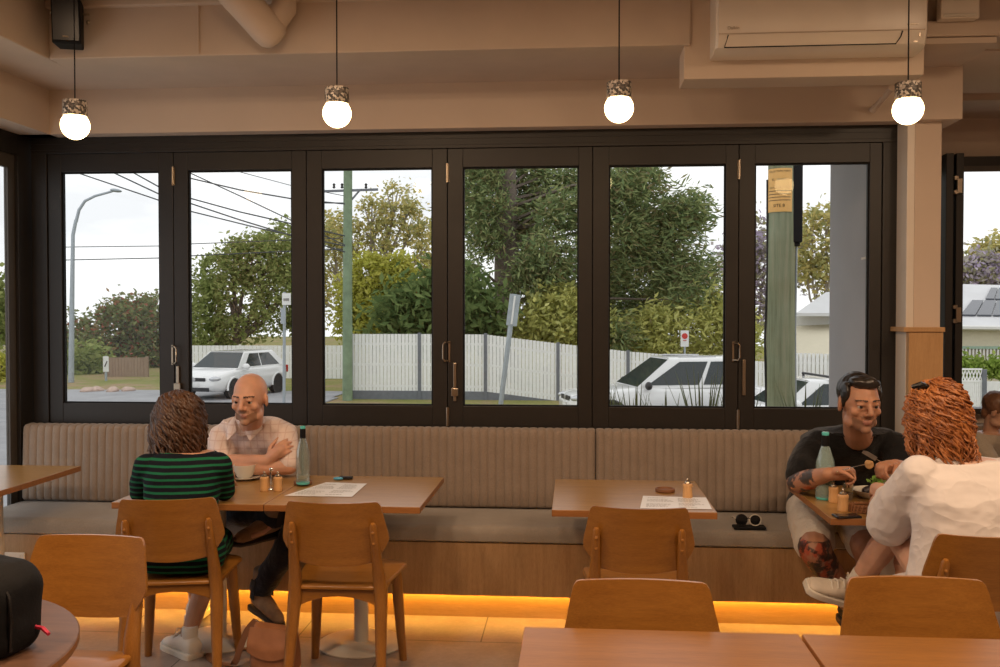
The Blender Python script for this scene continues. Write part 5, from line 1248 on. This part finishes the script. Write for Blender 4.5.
torso(m, [(C(.51,5.03), Xr, Fw, .20,.155), (C(.60,5.01), Xr, Fw, .21,.165), (C(.67,4.99), Xr, Fw, .195,.155)])
part('cream_shorts', m, 'shorts_cream', w3, .008, 5, .008, 8, 4)
m = MB(); T = lambda p: hc+M3 @ (V(p)*1.07); E = lambda p, r: m.ell(T(p), tuple(q*1.07 for q in r), M3, 18, 12)
E((0,-.028,.046), (.082,.092,.083)); E((0,.030,.092), (.060,.056,.030)); E((-.01,.064,.094), (.046,.026,.024)); E((.028,.04,.098), (.035,.04,.022)); E((0,-.075,-.01), (.060,.04,.06))
for i in (-1, 1): E((i*.068,.012,.048), (.015,.036,.045)); E((i*.072,.006,.008), (.009,.016,.03))
part('short_dark_hair', m, 'hair_black', w3, .005, 4, .003, 30, 5)
eyes(w3, hc, M3, 1.09, (.1,1,-.1)); sneaker(w3, anR, (.1,-1,-.1), up_mat='rubber', sole='sole_dark'); sneaker(w3, anL, (.1,-1,-.1), up_mat='rubber', sole='sole_dark')

# ============ red-haired woman in a loose white shirt, back to us, legs crossed
hc = P(936, 411, 3.70); M4 = frame((-.22,1,-.14)); base = V((1.43, 3.62, 0)); X4 = V((1,.16,0)).normalized(); F4 = V((-.16,1,0)).normalized()
nb = hc+V((.012,-.06,-.165)); S = lambda z, y, dx=0: V((1.45, y, z))+X4*dx
secs = [(S(.475,3.60), X4, F4, .17,.13), (S(.54,3.595), X4, F4, .19,.14), (S(.66,3.585), X4, F4, .165,.115), (S(.78,3.585), X4, F4, .152,.105), (S(.90,3.60), X4, F4, .165,.11), (S(.985,3.615), X4, F4, .170,.10), (S(1.04,3.63), X4, F4, .12,.07), (nb, X4, F4, .052,.052)]
m = MB(); head(m, hc, M4, .97); neck(m, hc, M4, nb, .95, .048); torso(m, [(c, x, f, rx*.92, ry*.9) for c, x, f, rx, ry in secs])
shL, shR = S(.985,3.62,-.175), S(.985,3.62,.175)
elL, elR = P(890, 522, 3.86), V((1.66,3.86,.80)); wrL, wrR = P(886, 492, 4.06), V((1.52,4.10,.82))
for sh, el, wr in ((shR, elR, wrR), (shL, elL, wrL)):
    limb(m, [sh, sh*.5+el*.5, el], [.048,.043,.037]); limb(m, [el, el*.55+wr*.45, wr], [.038,.035,.025])
hand(m, wrL, (-.2,1,.0), (.6,.1,-.8), 1, (.6,.7,.8,.9), .95, .6); hand(m, wrR, (-.4,.9,-.1), (-.5,0,-.8), -1, (.6,.7,.8,.9), .95, .6)
knL = P(896, 528, 4.02); anL = P(855,586,4.16); knR = V((1.40,4.08,.53)); anR = V((1.44,4.12,.10))
limb(m, [S(.55,3.65,-.08), knL], [.086,.062]); limb(m, [knL, knL*.6+anL*.4, anL], [.060,.058,.036]); limb(m, [S(.54,3.65,.08), knR], [.086,.06]); limb(m, [knR, knR*.6+anR*.4, anR], [.056,.054,.036])
fd = (P(806,587,4.12)-P(846,600,4.16)); fu = (knL-anL); stub(m, anL, fd, fu); stub(m, anR, (-.1,1,0))
w4 = person('red-haired woman in a loose white linen shirt, seated with crossed legs', base, m, ['skin_fair','lip','brow'], facepaint(hc, M4, .97, None, 2, 1))
m = MB()
grow = [.03,.035,.05,.055,.048,.035,.028]
torso(m, [(c+(V((0,0,-.06)) if i == 0 else V((0,0,0))), x, f, rx+g, ry+g*.7) for i, ((c, x, f, rx, ry), g) in enumerate(zip(secs[:-1], grow))]+[(nb+V((0,0,-.015)), X4, F4, .075,.07)], 28)
for sh, el, wr in ((shR, elR, wrR), (shL, elL, wrL)):
    limb(m, [sh, sh*.55+el*.45, el], [.075,.090,.092], 16); limb(m, [el+V((0,0,-.012)), el*.5+wr*.5+V((0,0,-.012)), el*.2+wr*.8], [.088,.082,.052], 16)
hpL = S(.50,3.66,-.14); limb(m, [hpL, S(.47,3.80,-.19), S(.41,3.86,-.20)], [.11,.09,.05], 14)
sh_ = part('linen_shirt', m, 'linen_white', w4, .007, 6, .008, 5, 7)
m = MB(); cb_ = nb+V((0,0,.0)); m.shell(lambda u, v: cb_-w4.location+V((cos(u*2*pi)*(.062+.022*v), sin(u*2*pi)*(.062+.022*v), .030-.05*v)), 24, 3, lambda u, v: V((0,0,.004))); obj('collar', m, 'linen_white', sh_, smooth=60)
r = random.Random(9); m = MB()
m.ell(hc+M4 @ V((0,-.022,.025)), (.082,.098,.092), M4, 20, 14); m.ell(hc+M4 @ V((0,-.065,-.04)), (.088,.062,.085), M4, 18, 12)
locks(m, hc, M4, 1.0, 440, (.084,.098,.092), .25, r, .0056, .016, 2.8, -.4, facecut=.5, out=.05)
locks(m, hc+V((.0,0,.0)), M4, 1.0, 170, (.088,.102,.098), .18, r, .0040, .024, 2.8, -.2, facecut=.6, out=.35)
for i in range(26):   # long loose tendrils on the shoulder
    a = r.uniform(-1.0, 1.0); p0 = hc+M4 @ V((.075*sin(a)+.02, -.105*cos(a), -.06)); pts = []
    for k in range(11): t = k/10; pts.append(p0+V((sin(t*11+i)*.014+.03*t, -.035*t+cos(t*11+i)*.012, -.125*t*r.uniform(.97,1.03))))
    m.tube(pts, [.006*(1-.75*k/10) for k in range(11)], 5)
obj('curly_hair', m.shift(base), 'hair_red', w4, smooth=80, fixn=False)
m = MB(); c = hc+M4 @ V((-.078,-.03,.078))-w4.location; m.tube([c+V((-.03,.0,.012)), c+V((0,-.012,.022)), c+V((.03,-.01,.012))], [.008,.013,.008], 8); obj('hair_clip', m, 'black_gloss', w4)
eyes(w4, hc, M4, .97)
sneaker(w4, anL, fd, fu, .25, 'shoe_cream', 'sole_white'); sneaker(w4, anR, (-.1,1,0), up_mat='shoe_cream')
m = MB(); a0 = anL-w4.location; d_ = (knL-anL).normalized(); m.tube([a0-d_*.005, a0+d_*.075], [.042,.046], 16); obj('sock', m, 'sole_white', w4, smooth=50)

# ============ child at the far right table, mostly out of frame
hc = P(999, 411, 5.75); M5 = frame((.75,-.65,-.35)); base = V((hc.x+.03, 5.98, 0)); Xr = V((-.75,-.6,0)).normalized(); Fw = V((.6,-.75,0)).normalized()
sc_ = .86; nb = hc+V((-.02,.05,-.135)); C = lambda z, y, dx=0: V((hc.x-.005+dx, y, z))
secs = [(C(.49,6.02), Xr, Fw, .14,.11), (C(.60,6.0), Xr, Fw, .14,.11), (C(.72,5.93), Xr, Fw, .14,.10), (C(.82,5.86), Xr, Fw, .15,.095), (C(.88,5.83), Xr, Fw, .12,.075), (nb, Xr, Fw, .045,.045)]
m = MB(); head(m, hc, M5, sc_); neck(m, hc, M5, nb, .8); torso(m, secs)
for k in (-1, 1):
    sh = C(.83,5.85)+Xr*.14*k; el = sh+V((.05,-.14,-.14)); wr = el+V((.14,-.12,.02)); limb(m, [sh, el], [.04,.033]); limb(m, [el, wr], [.033,.022]); hand(m, wr, (.8,-.5,-.1), (0,0,-1), k, s=.8)
    hp = C(.53,5.98)+Xr*.08*k; kn = hp+V((.22,-.26,-.0)); an = kn+V((.02,.02,-.36)); limb(m, [hp, kn], [.07,.05]); limb(m, [kn, an], [.05,.033]); foot(m, an, (.6,-.7,0), .2, .038)
w5 = person('child in a beige top, cut by the right photo edge', base, m, ['skin_child','lip','brow'], facepaint(hc, M5, sc_, None, 2, 1))
m = MB(); torso(m, [(c, x, f, rx+.012, ry+.012) for c, x, f, rx, ry in secs[:-1]]+[(nb+V((0,0,-.015)), Xr, Fw, .06,.06)])
for k in (-1, 1): sh = C(.83,5.85)+Xr*.14*k; el = sh+V((.05,-.14,-.14)); limb(m, [sh, sh*.3+el*.7], [.056,.05])
part('beige_top', m, 'tee_beige', w5, .008, 5, .004, 10, 8)
m = MB()
for k in (-1, 1): hp = C(.53,5.98)+Xr*.08*k; kn = hp+V((.22,-.26,-.0)); an = kn+V((.02,.02,-.36)); limb(m, [hp, kn, kn*.3+an*.7], [.08,.06,.05])
part('dark_trousers', m, 'denim_dark', w5, .009)
m = MB(); T = lambda p: hc+M5 @ (V(p)*sc_); m.ell(T((0,-.026,.042)), (.080,.088,.078), M5, 18, 12); m.ell(T((0,.045,.09)), (.05,.035,.022), M5); m.ell(T((0,-.07,-.02)), (.055,.03,.06), M5)
part('short_hair', m, 'hair_child', w5, .006, 3, .004, 25, 9); eyes(w5, hc, M5, sc_)
# ---------------------------------------------------------------- seat by the right opening, under the sill
t = thing('window_bench', 'brown bench with a low back under the right opening', 'bench', (3.0, 6.2, 0))
xb0, xb1 = P(893,430,6.1).x-3.0, 3.0
obj('seat_base', MB().box(xb0, xb1, -.35, .2, 0, .42), 'veneer', t, smooth=0); obj('seat_pad', MB().box(xb0, xb1, -.37, .15, .42, .49), 'bench_seat', t, smooth=0, bev=.02); obj('back_pad', MB().box(xb0, xb1, .05, .22, .49, P(930,425,6.25).z), 'bench_back', t, smooth=0, bev=.02)
# ---------------------------------------------------------------- bottles, crockery, table things
def glassmat(name, col, dens=0, frost=.06):
    b = NB(name); t = b.n('ShaderNodeBsdfTransparent'); t.inputs[0].default_value = (*col, 1); g = b.n('ShaderNodeBsdfGlossy'); g.inputs['Roughness'].default_value = .03
    lw = b.n('ShaderNodeLayerWeight'); lw.inputs['Blend'].default_value = .25; mp_ = b.n('ShaderNodeMath', operation='MULTIPLY'); mp_.inputs[1].default_value = .7; ge = b.n('ShaderNodeNewGeometry'); iv = b.n('ShaderNodeMath', operation='SUBTRACT'); iv.inputs[0].default_value = 1; iv.inputs[1].default_value = 0; m2 = b.n('ShaderNodeMath', operation='MULTIPLY'); b.l(lw.outputs['Facing'], m2.inputs[0]); b.l(iv.outputs[0], m2.inputs[1]); b.l(m2.outputs[0], mp_.inputs[0])
    ms = b.n('ShaderNodeMixShader'); b.l(mp_.outputs[0], ms.inputs[0]); b.l(t.outputs[0], ms.inputs[1]); b.l(g.outputs[0], ms.inputs[2]); df = b.n('ShaderNodeBsdfDiffuse'); df.inputs[0].default_value = (.55,.72,.70,1); mf = b.n('ShaderNodeMixShader'); mf.inputs[0].default_value = frost; b.l(ms.outputs[0], mf.inputs[1]); b.l(df.outputs[0], mf.inputs[2]); b.l(mf.outputs[0], b.out.inputs['Surface']); MATS[name] = b.m
glassmat('bottle_glass', (.95,.975,.97)); glassmat('bottle_glass_frosty', (.93,.975,.97), frost=.20); glassmat('water', (.95,.98,.98), frost=.04); plain('glass_foot', (.10,.52,.50), .1, spec=.8, var=.1); plain('china', (.70,.66,.58), .25, var=.02); plain('coffee', (.20,.10,.05), .3); plain('paper', (.78,.79,.82), .3, var=.03); plain('print_ink', (.25,.24,.24), .8)
plain('cork_coaster', (.20,.085,.035), .6, var=.15, vscale=30); plain('fob_blue', (.08,.35,.55), .3)
def bottle(px, py, z0, label, h=.29, r=.042, water=.5, fr=''):
    p = PZ(px, py, z0); t = thing('water_bottle', label, 'bottle', p)
    k = h/.29; prof = [(.004,.004),(r*.93,.004),(r,.012),(r,.135*k),(r*.93,.165*k),(r*.55,.215*k),(r*.36,.235*k),(r*.34,.268*k)]
    inner = [(a-.0025, b) for a, b in prof[::-1]]
    m = MB(); m.rings([[V((a*cos(2*pi*j/28), a*sin(2*pi*j/28), b)) for j in range(28)] for a, b in prof+inner[:-1]], True, True); obj('glass_body', m, 'bottle_glass'+fr, t)
    obj('foot', MB().lathe([(.004,.0),(r*.90,.0),(r*.97,.005),(r*.985,.011),(.004,.013)], 28), 'glass_foot', t)
    obj('water_fill', MB().lathe([(.004,.015),(r-.0035,.016),(r-.0035,.135*k*water),(.004,.135*k*water)], 24), 'water', t)
    obj('stopper_cap', MB().lathe([(.004,.228*k),(r*.40,.228*k),(r*.41,.232*k),(r*.40,.275*k),(.004,.276*k)], 20), 'black_matte', t)
    obj('stopper_top', MB().lathe([(.004,.275*k),(r*.36,.276*k),(r*.40,.283*k),(r*.36,h),(.004,h)], 20), 'glass_foot', t); return t
def coaster(px, py, z0, label, rr=.05):
    t = thing('coaster', label, 'coaster', PZ(px, py, z0)); obj('disc', MB().lathe([(.004,0),(rr-.003,0),(rr,.003),(rr,.014),(rr-.002,.016),(rr-.008,.016),(rr-.010,.008),(.004,.008)], 36), 'cork_coaster', t); return t
coaster(303, 484, .741, 'round brown coaster under the left water bottle', .045)
bottle(303, 484, .749, 'clear water bottle standing before the bald man\'s elbow', .285, .034, .35)
coaster(665, 491.5, .741, 'round brown coaster lying empty on its table', .046)
bottle(825, 499, .741, 'frosty half-full water bottle in front of the man in the black tee', .305, .042, .95, '_frosty')
def shaker(px, py, z0, label, h=.075, r=.021, top='steel'):
    t = thing('shaker', label, 'shaker', PZ(px, py, z0), 0, 'wooden salt and pepper shakers'); k = h/.075
    obj('wooden_body', MB().lathe([(.003,0),(r*.95,0),(r,.003),(r,.012*k),(r*.93,.03*k),(r*.90,.045*k),(r*.98,.056*k),(r,.064*k),(r*.9,.068*k),(.003,.068*k)], 24), 'shaker_wood', t)
    obj('metal_cap', MB().lathe([(.003,.068*k),(r*.62,.068*k),(r*.66,.072*k),(r*.55,.078*k),(r*.2,.081*k),(r*.2,.085*k),(r*.3,.088*k),(r*.22,.093*k),(.003,.094*k)], 20), top, t); return t
shaker(264.5, 491, .741, 'wooden shaker beside the coffee saucer, left of its pair'); shaker(278, 491, .741, 'wooden shaker by the left water bottle, right of its pair')
shaker(687.5, 497.5, .741, 'lone wooden shaker on the table with the empty coaster', .070, .0225)
shaker(843, 511, .741, 'pale wooden shaker nearest the black phone', .078, .023); shaker(833.5, 502, .741, 'pale wooden shaker hidden between bottle and its taller twin', .074, .022)
t = thing('caddy_handle', 'slim chrome pick standing between the left pair of shakers', 'holder', PZ(271.3, 489, .741))
m = MB(); m.tube([(0,0,0),(0,0,.062),(-.004,0,.075),(-.002,0,.088)], .0045, 8); obj('stem', m, 'chrome', t); obj('foot', MB().lathe([(.002,0),(.016,0),(.014,.003),(.004,.006)], 16), 'chrome', t); m = MB(); m.ell((0,0,.092), (.009,.006,.011)); obj('knob', m, 'chrome', t)
t = thing('pepper_mill', 'small glass pepper mill with a metal lid behind the right shakers', 'mill', PZ(848, 499, .741))
m = MB(); m.lathe([(.003,.0),(.022,.0),(.022,.055),(.0195,.055),(.0195,.004),(.003,.004)], 22); obj('glass_body', m, 'bottle_glass', t); obj('peppercorns', MB().lathe([(.003,.005),(.0185,.005),(.0185,.03),(.003,.034)], 16), 'cork_coaster', t); obj('lid', MB().lathe([(.003,.055),(.0225,.055),(.0225,.070),(.016,.076),(.003,.077)], 22), 'chrome', t)
# cup and saucer
p = PZ(245, 479.5, .741); t = thing('saucer', 'white saucer under the coffee cup', 'saucer', p)
obj('dish', MB().lathe([(.003,.0),(.040,.0),(.045,.004),(.074,.013),(.0755,.0155),(.074,.0165),(.045,.009),(.003,.007)], 40), 'china', t)
t = thing('coffee_cup', 'white coffee cup between the striped woman and the bald man', 'cup', p+V((-.002,0,.0075)))
m = MB(); m.lathe([(.003,0),(.026,0),(.028,.003),(.036,.012),(.045,.034),(.0495,.060),(.0485,.0605),(.047,.058),(.042,.034),(.033,.014),(.003,.008)], 36); obj('bowl', m, 'china', t)
m = MB(); m.tube([(-.044,0,.050),(-.062,0,.052),(-.068,0,.042),(-.060,0,.026),(-.038,0,.018)], [.0045,.005,.005,.005,.0045], 8); obj('handle', m, 'china', t)
obj('coffee', MB().lathe([(.002,.048),(.0445,.0485),(.0445,.0495),(.002,.0497)], 28), 'coffee', t)
t.scale = (1.14, 1.14, 1.14)
def sheet(name, label, cat, pts, z, mat, ink=True):
    A = [PZ(x, y, z) for x, y in pts]; c = (A[0]+A[1]+A[2]+A[3])/4; t = thing(name, label, cat, c)
    U = lambda u, v: (A[0]*(1-u)+A[1]*u)*(1-v)+(A[3]*(1-u)+A[2]*u)*v-c
    m = MB(); m.shell(lambda u, v: U(u, v)+V((0,0,.0008+.003*max(0, u-.8)*5*(v)*.5)), 12, 8, lambda u, v: V((0,0,.0006)))
    if ink:
        m.cur = 1; r = random.Random(3)
        for colx in (.08,.55):
            for k in range(11):
                v0 = .12+.072*k; 
                if r.random() < .15: continue
                u = colx; e = colx+r.uniform(.2,.36)
                while u < e:
                    w_ = r.uniform(.015,.05); q = [U(u, v0), U(u+w_, v0), U(u+w_, v0+.022), U(u, v0+.022)]; m.add([x+V((0,0,.0019+.003*max(0, x_-.8)*5*v0*.5)) for x, x_ in zip(q, (u,u+w_,u+w_,u))], [(0,1,2,3)]); u += w_+.012
    obj('page', m, [mat, 'print_ink'], t, smooth=20, fixn=False)
    return t
sheet('paper_menu', 'printed paper menu between the water bottle and the car keys', 'menu', [(284,496),(352,497),(367,484),(326,482.5)], .741, 'paper')
sheet('paper_menu', 'glossy printed menu in front of the empty coaster', 'menu', [(640,508.5),(712,509.5),(706,498),(643,496)], .741, 'paper')
# car keys
p = PZ(342.5, 479.5, .741); t = thing('car_keys', 'black car key with a blue fob near the table\'s back edge', 'keys', p)
m = MB(); m.box(-.022,.05,-.004,.03,0,.014); obj('key_case', m, 'black_gloss', t, smooth=0, bev=.005, bseg=3); m = MB(); m.ell((-.018,-.018,.008), (.026,.013,.008)); obj('blue_fob', m, 'fob_blue', t); m = MB(); m.tube([(cos(a)*.011-.03, sin(a)*.011-.006, .006) for a in [2*pi*k/14 for k in range(15)]], .0018, 5); obj('ring', m, 'chrome', t)
# on the bench: sunglasses on a black case
p = PZ(748, 528.5, .494); t = thing('glasses_case', 'flat black case lying on the bench seat', 'case', p); obj('case_body', MB().box(-.075,.085,-.035,.035,0,.014), 'black_matte', t, smooth=0, bev=.004)
p = PZ(748, 524.5, .51)+V((0,.02,-.001)); t = thing('sunglasses', 'pair of sunglasses resting on the flat black case', 'glasses', p)
for s in (-1, 1):
    m = MB(); m.lathe([(.002,-.0015),(.026,-.0015),(.027,0),(.026,.0015),(.002,.002)], 20, (s*.034,-.03,.026), (0,1,.15)); obj('lens', m, 'black_gloss', t)
    m = MB(); m.tube([(s*.034+.028*cos(a), -.03+.004*sin(a), .026+.027*sin(a)) for a in [2*pi*k/20 for k in range(21)]], .0028, 6); obj('rim', m, 'cream_metal' if s > 0 else 'black_gloss', t)
    m = MB(); m.tube([(s*.064,-.03,.034),(s*.07,.03,.03),(s*.06,.09,.012)], .003, 6); obj('temple', m, 'cream_metal', t)
m = MB(); m.tube([(-.008,-.03,.032),(0,-.031,.037),(.008,-.03,.032)], .0025, 6); obj('bridge', m, 'black_gloss', t)
# right table: plate with food, fork, knife, phone, wire basket
p = PZ(877, 497, .741); t = thing('dinner_plate', 'deep white plate of food before the man in the black tee', 'plate', p)
obj('dish', MB().lathe([(.004,0),(.075,0),(.085,.006),(.108,.030),(.110,.034),(.107,.034),(.08,.012),(.004,.009)], 44), 'china', t)
plain('greens', (.16,.30,.05), .6, var=.4, vscale=40); plain('dark_berry', (.02,.012,.016), .4); plain('potato', (.62,.44,.22), .6, var=.2, vscale=40); plain('bread', (.45,.26,.11), .8, var=.3, vscale=40, bump=.4)
def lump(name, label, cat, p, r_, mat, seed):
    m = MB(); m.ell((0,0,r_[2]*.8), r_, None, 16, 10); m.v = [tuple(V(q)+noise.noise_vector(V(q)*60+V((seed,0,0)))*r_[0]*.35) for q in m.v]; return tag(obj(name, m, mat, loc=p, smooth=60), label, cat)
lump('black_pudding', 'dark mound of food at the left of the plate', 'food', p+V((-.045,-.02,.010)), (.030,.026,.024), 'dark_berry', 3)
lump('potato_piece', 'pale golden chunk in the middle of the plate', 'food', p+V((.01,-.005,.010)), (.032,.03,.026), 'potato', 7); lump('potato_piece', 'pale golden chunk at the right of the plate', 'food', p+V((.055,-.015,.010)), (.028,.028,.022), 'potato', 11)
m = MB(); r = random.Random(6)
for i in range(26): leaf(m, V((r.gauss(0,.016), r.gauss(0,.012), .012+abs(r.gauss(0,.014)))), .03, r, .7)
tag(obj('salad_garnish', m, 'greens', loc=p+V((.0,.01,.045)), smooth=0), 'green salad leaves on top of the plate of food', 'food')
def cutlery(name, label, a, c, kind):
    a, c = V(a), V(c); t = thing(name, label, 'cutlery', a); d = (c-a); L = d.length; d.normalize(); w_ = d.cross(V((0,0,1))).normalized(); n_ = w_.cross(d)
    m = MB(); m.tube([V((0,0,0)), d*L*.25, d*L*.55], [.006,.0055,.0035], 8, up=w_, flat=.5); obj('handle', m, 'chrome', t)
    if kind == 'knife':
        m = MB(); m.shell(lambda u, v: d*(L*.52+L*.48*u)+n_*((v-.5)*.019*(1-.75*max(0, u-.75)*4*(v))), 10, 3, lambda u, v: w_*.0016); obj('blade', m, 'steel', t)
    else:
        m = MB(); m.shell(lambda u, v: d*(L*.55+L*.22*u)+w_*((v-.5)*(.006+.016*u)), 6, 3, lambda u, v: n_*.0018); obj('fork_neck', m, 'chrome', t)
        for k in range(4):
            m = MB(); o_ = w_*(-.009+.006*k); m.tube([d*L*.76+o_, d*L*.9+o_-n_*.002, d*L+o_+n_*.003], [.0014,.0014,.0009], 5); obj('tine', m, 'chrome', t)
    return t
hR = P(836, 472, 4.25); cutlery('fork', 'fork with a bite of food in the man\'s raised right hand', hR, P(869, 463, 4.2), 'fork'); lump('bite_of_food', 'bite of food stuck on the fork', 'food', P(869, 468, 4.19), (.017,.015,.020), 'bread', 21)
cutlery('table_knife', 'table knife pointing up from the man\'s left hand', P(891, 468, 4.22), P(863, 451, 4.24), 'knife')
p = PZ(846, 517, .741); t = thing('phone', 'black phone lying at the front corner of the right table', 'phone', p, R(8)); obj('phone_body', MB().box(-.05,.055,-.03,.03,0,.009), 'black_gloss', t, smooth=0, bev=.003); obj('screen', MB().box(-.046,.051,-.027,.027,.009,.0094), 'black_gloss', t, smooth=0)
p = PZ(866, 512, .741); t = thing('wire_basket', 'small brown coiled basket beside the black phone', 'basket', p)
for k in range(3):
    m = MB(); m.tube([(.062*cos(a)*(1+.0*k), .042*sin(a), .006+.011*k) for a in [2*pi*j/36 for j in range(37)]], .0052, 6); obj('coil', m, 'cork_coaster', t)
m = MB()
for j in range(24): a = 2*pi*j/24; m.tube([(.066*cos(a), .046*sin(a), .0), (.069*cos(a+.1), .048*sin(a+.1), .018), (.066*cos(a+.2), .046*sin(a+.2), .036)], .0035, 5)
obj('weave', m, 'cork_coaster', t); obj('base', MB().lathe([(.002,.001),(.04,.001),(.04,.004),(.002,.004)], 24), 'cork_coaster', t)
p = PZ(279, 472.5, .741)
# brown handbag on the floor
plain('leather_tan', (.30,.125,.055), .5, var=.12, vscale=18, bump=.12, bscale=70); plain('leather_dark', (.20,.085,.04), .5, var=.1)
p = PZ(270, 676, 0); p = V((p.x, 4.08, 0)); t = thing('handbag', 'tan leather shoulder bag on the floor between two chairs', 'bag', p, R(-12))
m = MB(); R_ = []
for z, hw, hd in ((.004,.100,.055),(.02,.108,.062),(.09,.106,.060),(.15,.102,.048),(.185,.098,.032),(.195,.094,.022)):
    R_.append([V((hw*math.copysign(abs(cos(a))**.35, cos(a)), hd*math.copysign(abs(sin(a))**.5, sin(a)), z+(.010*cos(a*2) if z > .17 else 0))) for a in [2*pi*j/32 for j in range(32)]])
m.rings(R_); obj('bag_body', m, 'leather_tan', t, smooth=50)
m = MB(); m.shell(lambda u, v: V(((u-.5)*.204, -.035-.028*min(1, v*1.6)-.004, .193-.10*v-.03*(1-(2*u-1)**2)*v)), 14, 8, lambda u, v: V((0,-.005,0))); obj('flap', m, 'leather_tan', t)
for s in (-1, 1):
    m = MB(); m.tube([(s*.098+.012*cos(a), 0, .198+.014*sin(a)) for a in [2*pi*k/16 for k in range(17)]], .003, 6); obj('strap_ring', m, 'chrome', t)
m = MB(); pts = [V((-.098,0,.21)), V((-.125,-.03,.17)), V((-.15,-.05,.09)), V((-.19,-.04,.02)), V((-.30,-.02,.008)), V((-.38,.06,.007)), V((-.36,.14,.007)), V((-.24,.17,.008)), V((-.12,.16,.008))]
N_ = 60
def cr(i_):
    f = i_/N_*(len(pts)-1); k = min(int(f), len(pts)-2); u = f-k; a, b_, c_, d_ = pts[max(k-1,0)], pts[k], pts[k+1], pts[min(k+2, len(pts)-1)]
    return .5*((2*b_)+(c_-a)*u+(2*a-5*b_+4*c_-d_)*u*u+(3*b_-a-3*c_+d_)*u**3)
pp = [cr(i_) for i_ in range(N_+1)]; rows = []
for i_, q in enumerate(pp):
    tn = (pp[min(i_+1, N_)]-pp[max(i_-1, 0)]).normalized(); sd = tn.cross(V((0,1,.3)) if abs(tn.z) > .5 else V((0,0,1))).normalized()*.014; nn = tn.cross(sd).normalized()*.002
    rows.append([q-sd-nn, q+sd-nn, q+sd+nn, q-sd+nn])
m.rings(rows); obj('shoulder_strap', m, 'leather_dark', t, smooth=50)
# black backpack on the round table
plain('nylon_black', (.004,.004,.005), .8, spec=.25, var=.2, vscale=60, bump=.3, bscale=120); plain('puller_red', (.45,.02,.06), .5)
q = P(41, 630, 2.27); p = V((q.x-.165, 2.24, .7405)); t = thing('backpack', 'black backpack standing on the round table', 'backpack', p, R(-14))
def bag(m, W_, D_, H_, y0=0, z0=.002, n=36, top=.4):
    R_ = []
    for k in range(15):
        v = k/14; z = H_*v; e = 1 if v < 1-top else sqrt(max(0, 1-((v-(1-top))/top)**2.4)); b_ = 1-.10*(1-min(1, v/.15))**2
        R_.append([V((W_*max(.02, e**.8)*b_*math.copysign(abs(cos(a))**.5, cos(a)), y0+D_*max(.02, e)*b_*math.copysign(abs(sin(a))**.6, sin(a))+.03*v, z0+z)) for a in [2*pi*j/n for j in range(n)]])
    m.rings(R_)
def crumple(me, k1):
    nn = [V(v.normal) for v in me.vertices]
    for v, q_ in zip(me.vertices, nn): v.co += q_*k1*(noise.noise(v.co*11)+.5*noise.noise(v.co*25)); v.co.z = max(.001, v.co.z)
    return me
m = MB(); bag(m, .160, .095, .232); obj('bag_shell', crumple(remeshed(m, .007, 4, .5, 'bag_shell'), .005), 'nylon_black', t, smooth=180, fixn=False)
m = MB(); bag(m, .130, .045, .160, -.085, top=.3); obj('front_pocket', crumple(remeshed(m, .007, 4, .5, 'front_pocket'), .004), 'nylon_black', t, smooth=180, fixn=False)
m = MB(); m.tube([(.155,-.03,.02),(.165,-.035,.10),(.155,-.03,.15),(.11,-.02,.205),(.02,-.02,.24),(-.08,-.02,.225)], .005, 6); obj('piping', m, 'black_gloss', t)
m = MB(); m.tube([(-.125,-.125,.13),(0,-.138,.14),(.125,-.115,.12)], .0045, 6); obj('zip', m, 'black_gloss', t)
m = MB(); m.tube([(.150,.045,.06),(.178,.05,.055),(.205,.04,.047)], [.005,.006,.005], 6); obj('zip_puller', m, 'puller_red', t)
m = MB(); m.tube([(-.09,.02,.24),(-.08,.02,.268),(-.03,.02,.268),(-.02,.02,.24)], .009, 8, flat=.6); obj('grab_handle', m, 'nylon_black', t)
text('Daikin', .021, (-.398, -.2092, .094), (pi/2, 0, 0), 'steel', ac_unit, 'lettering', ext=.0004)
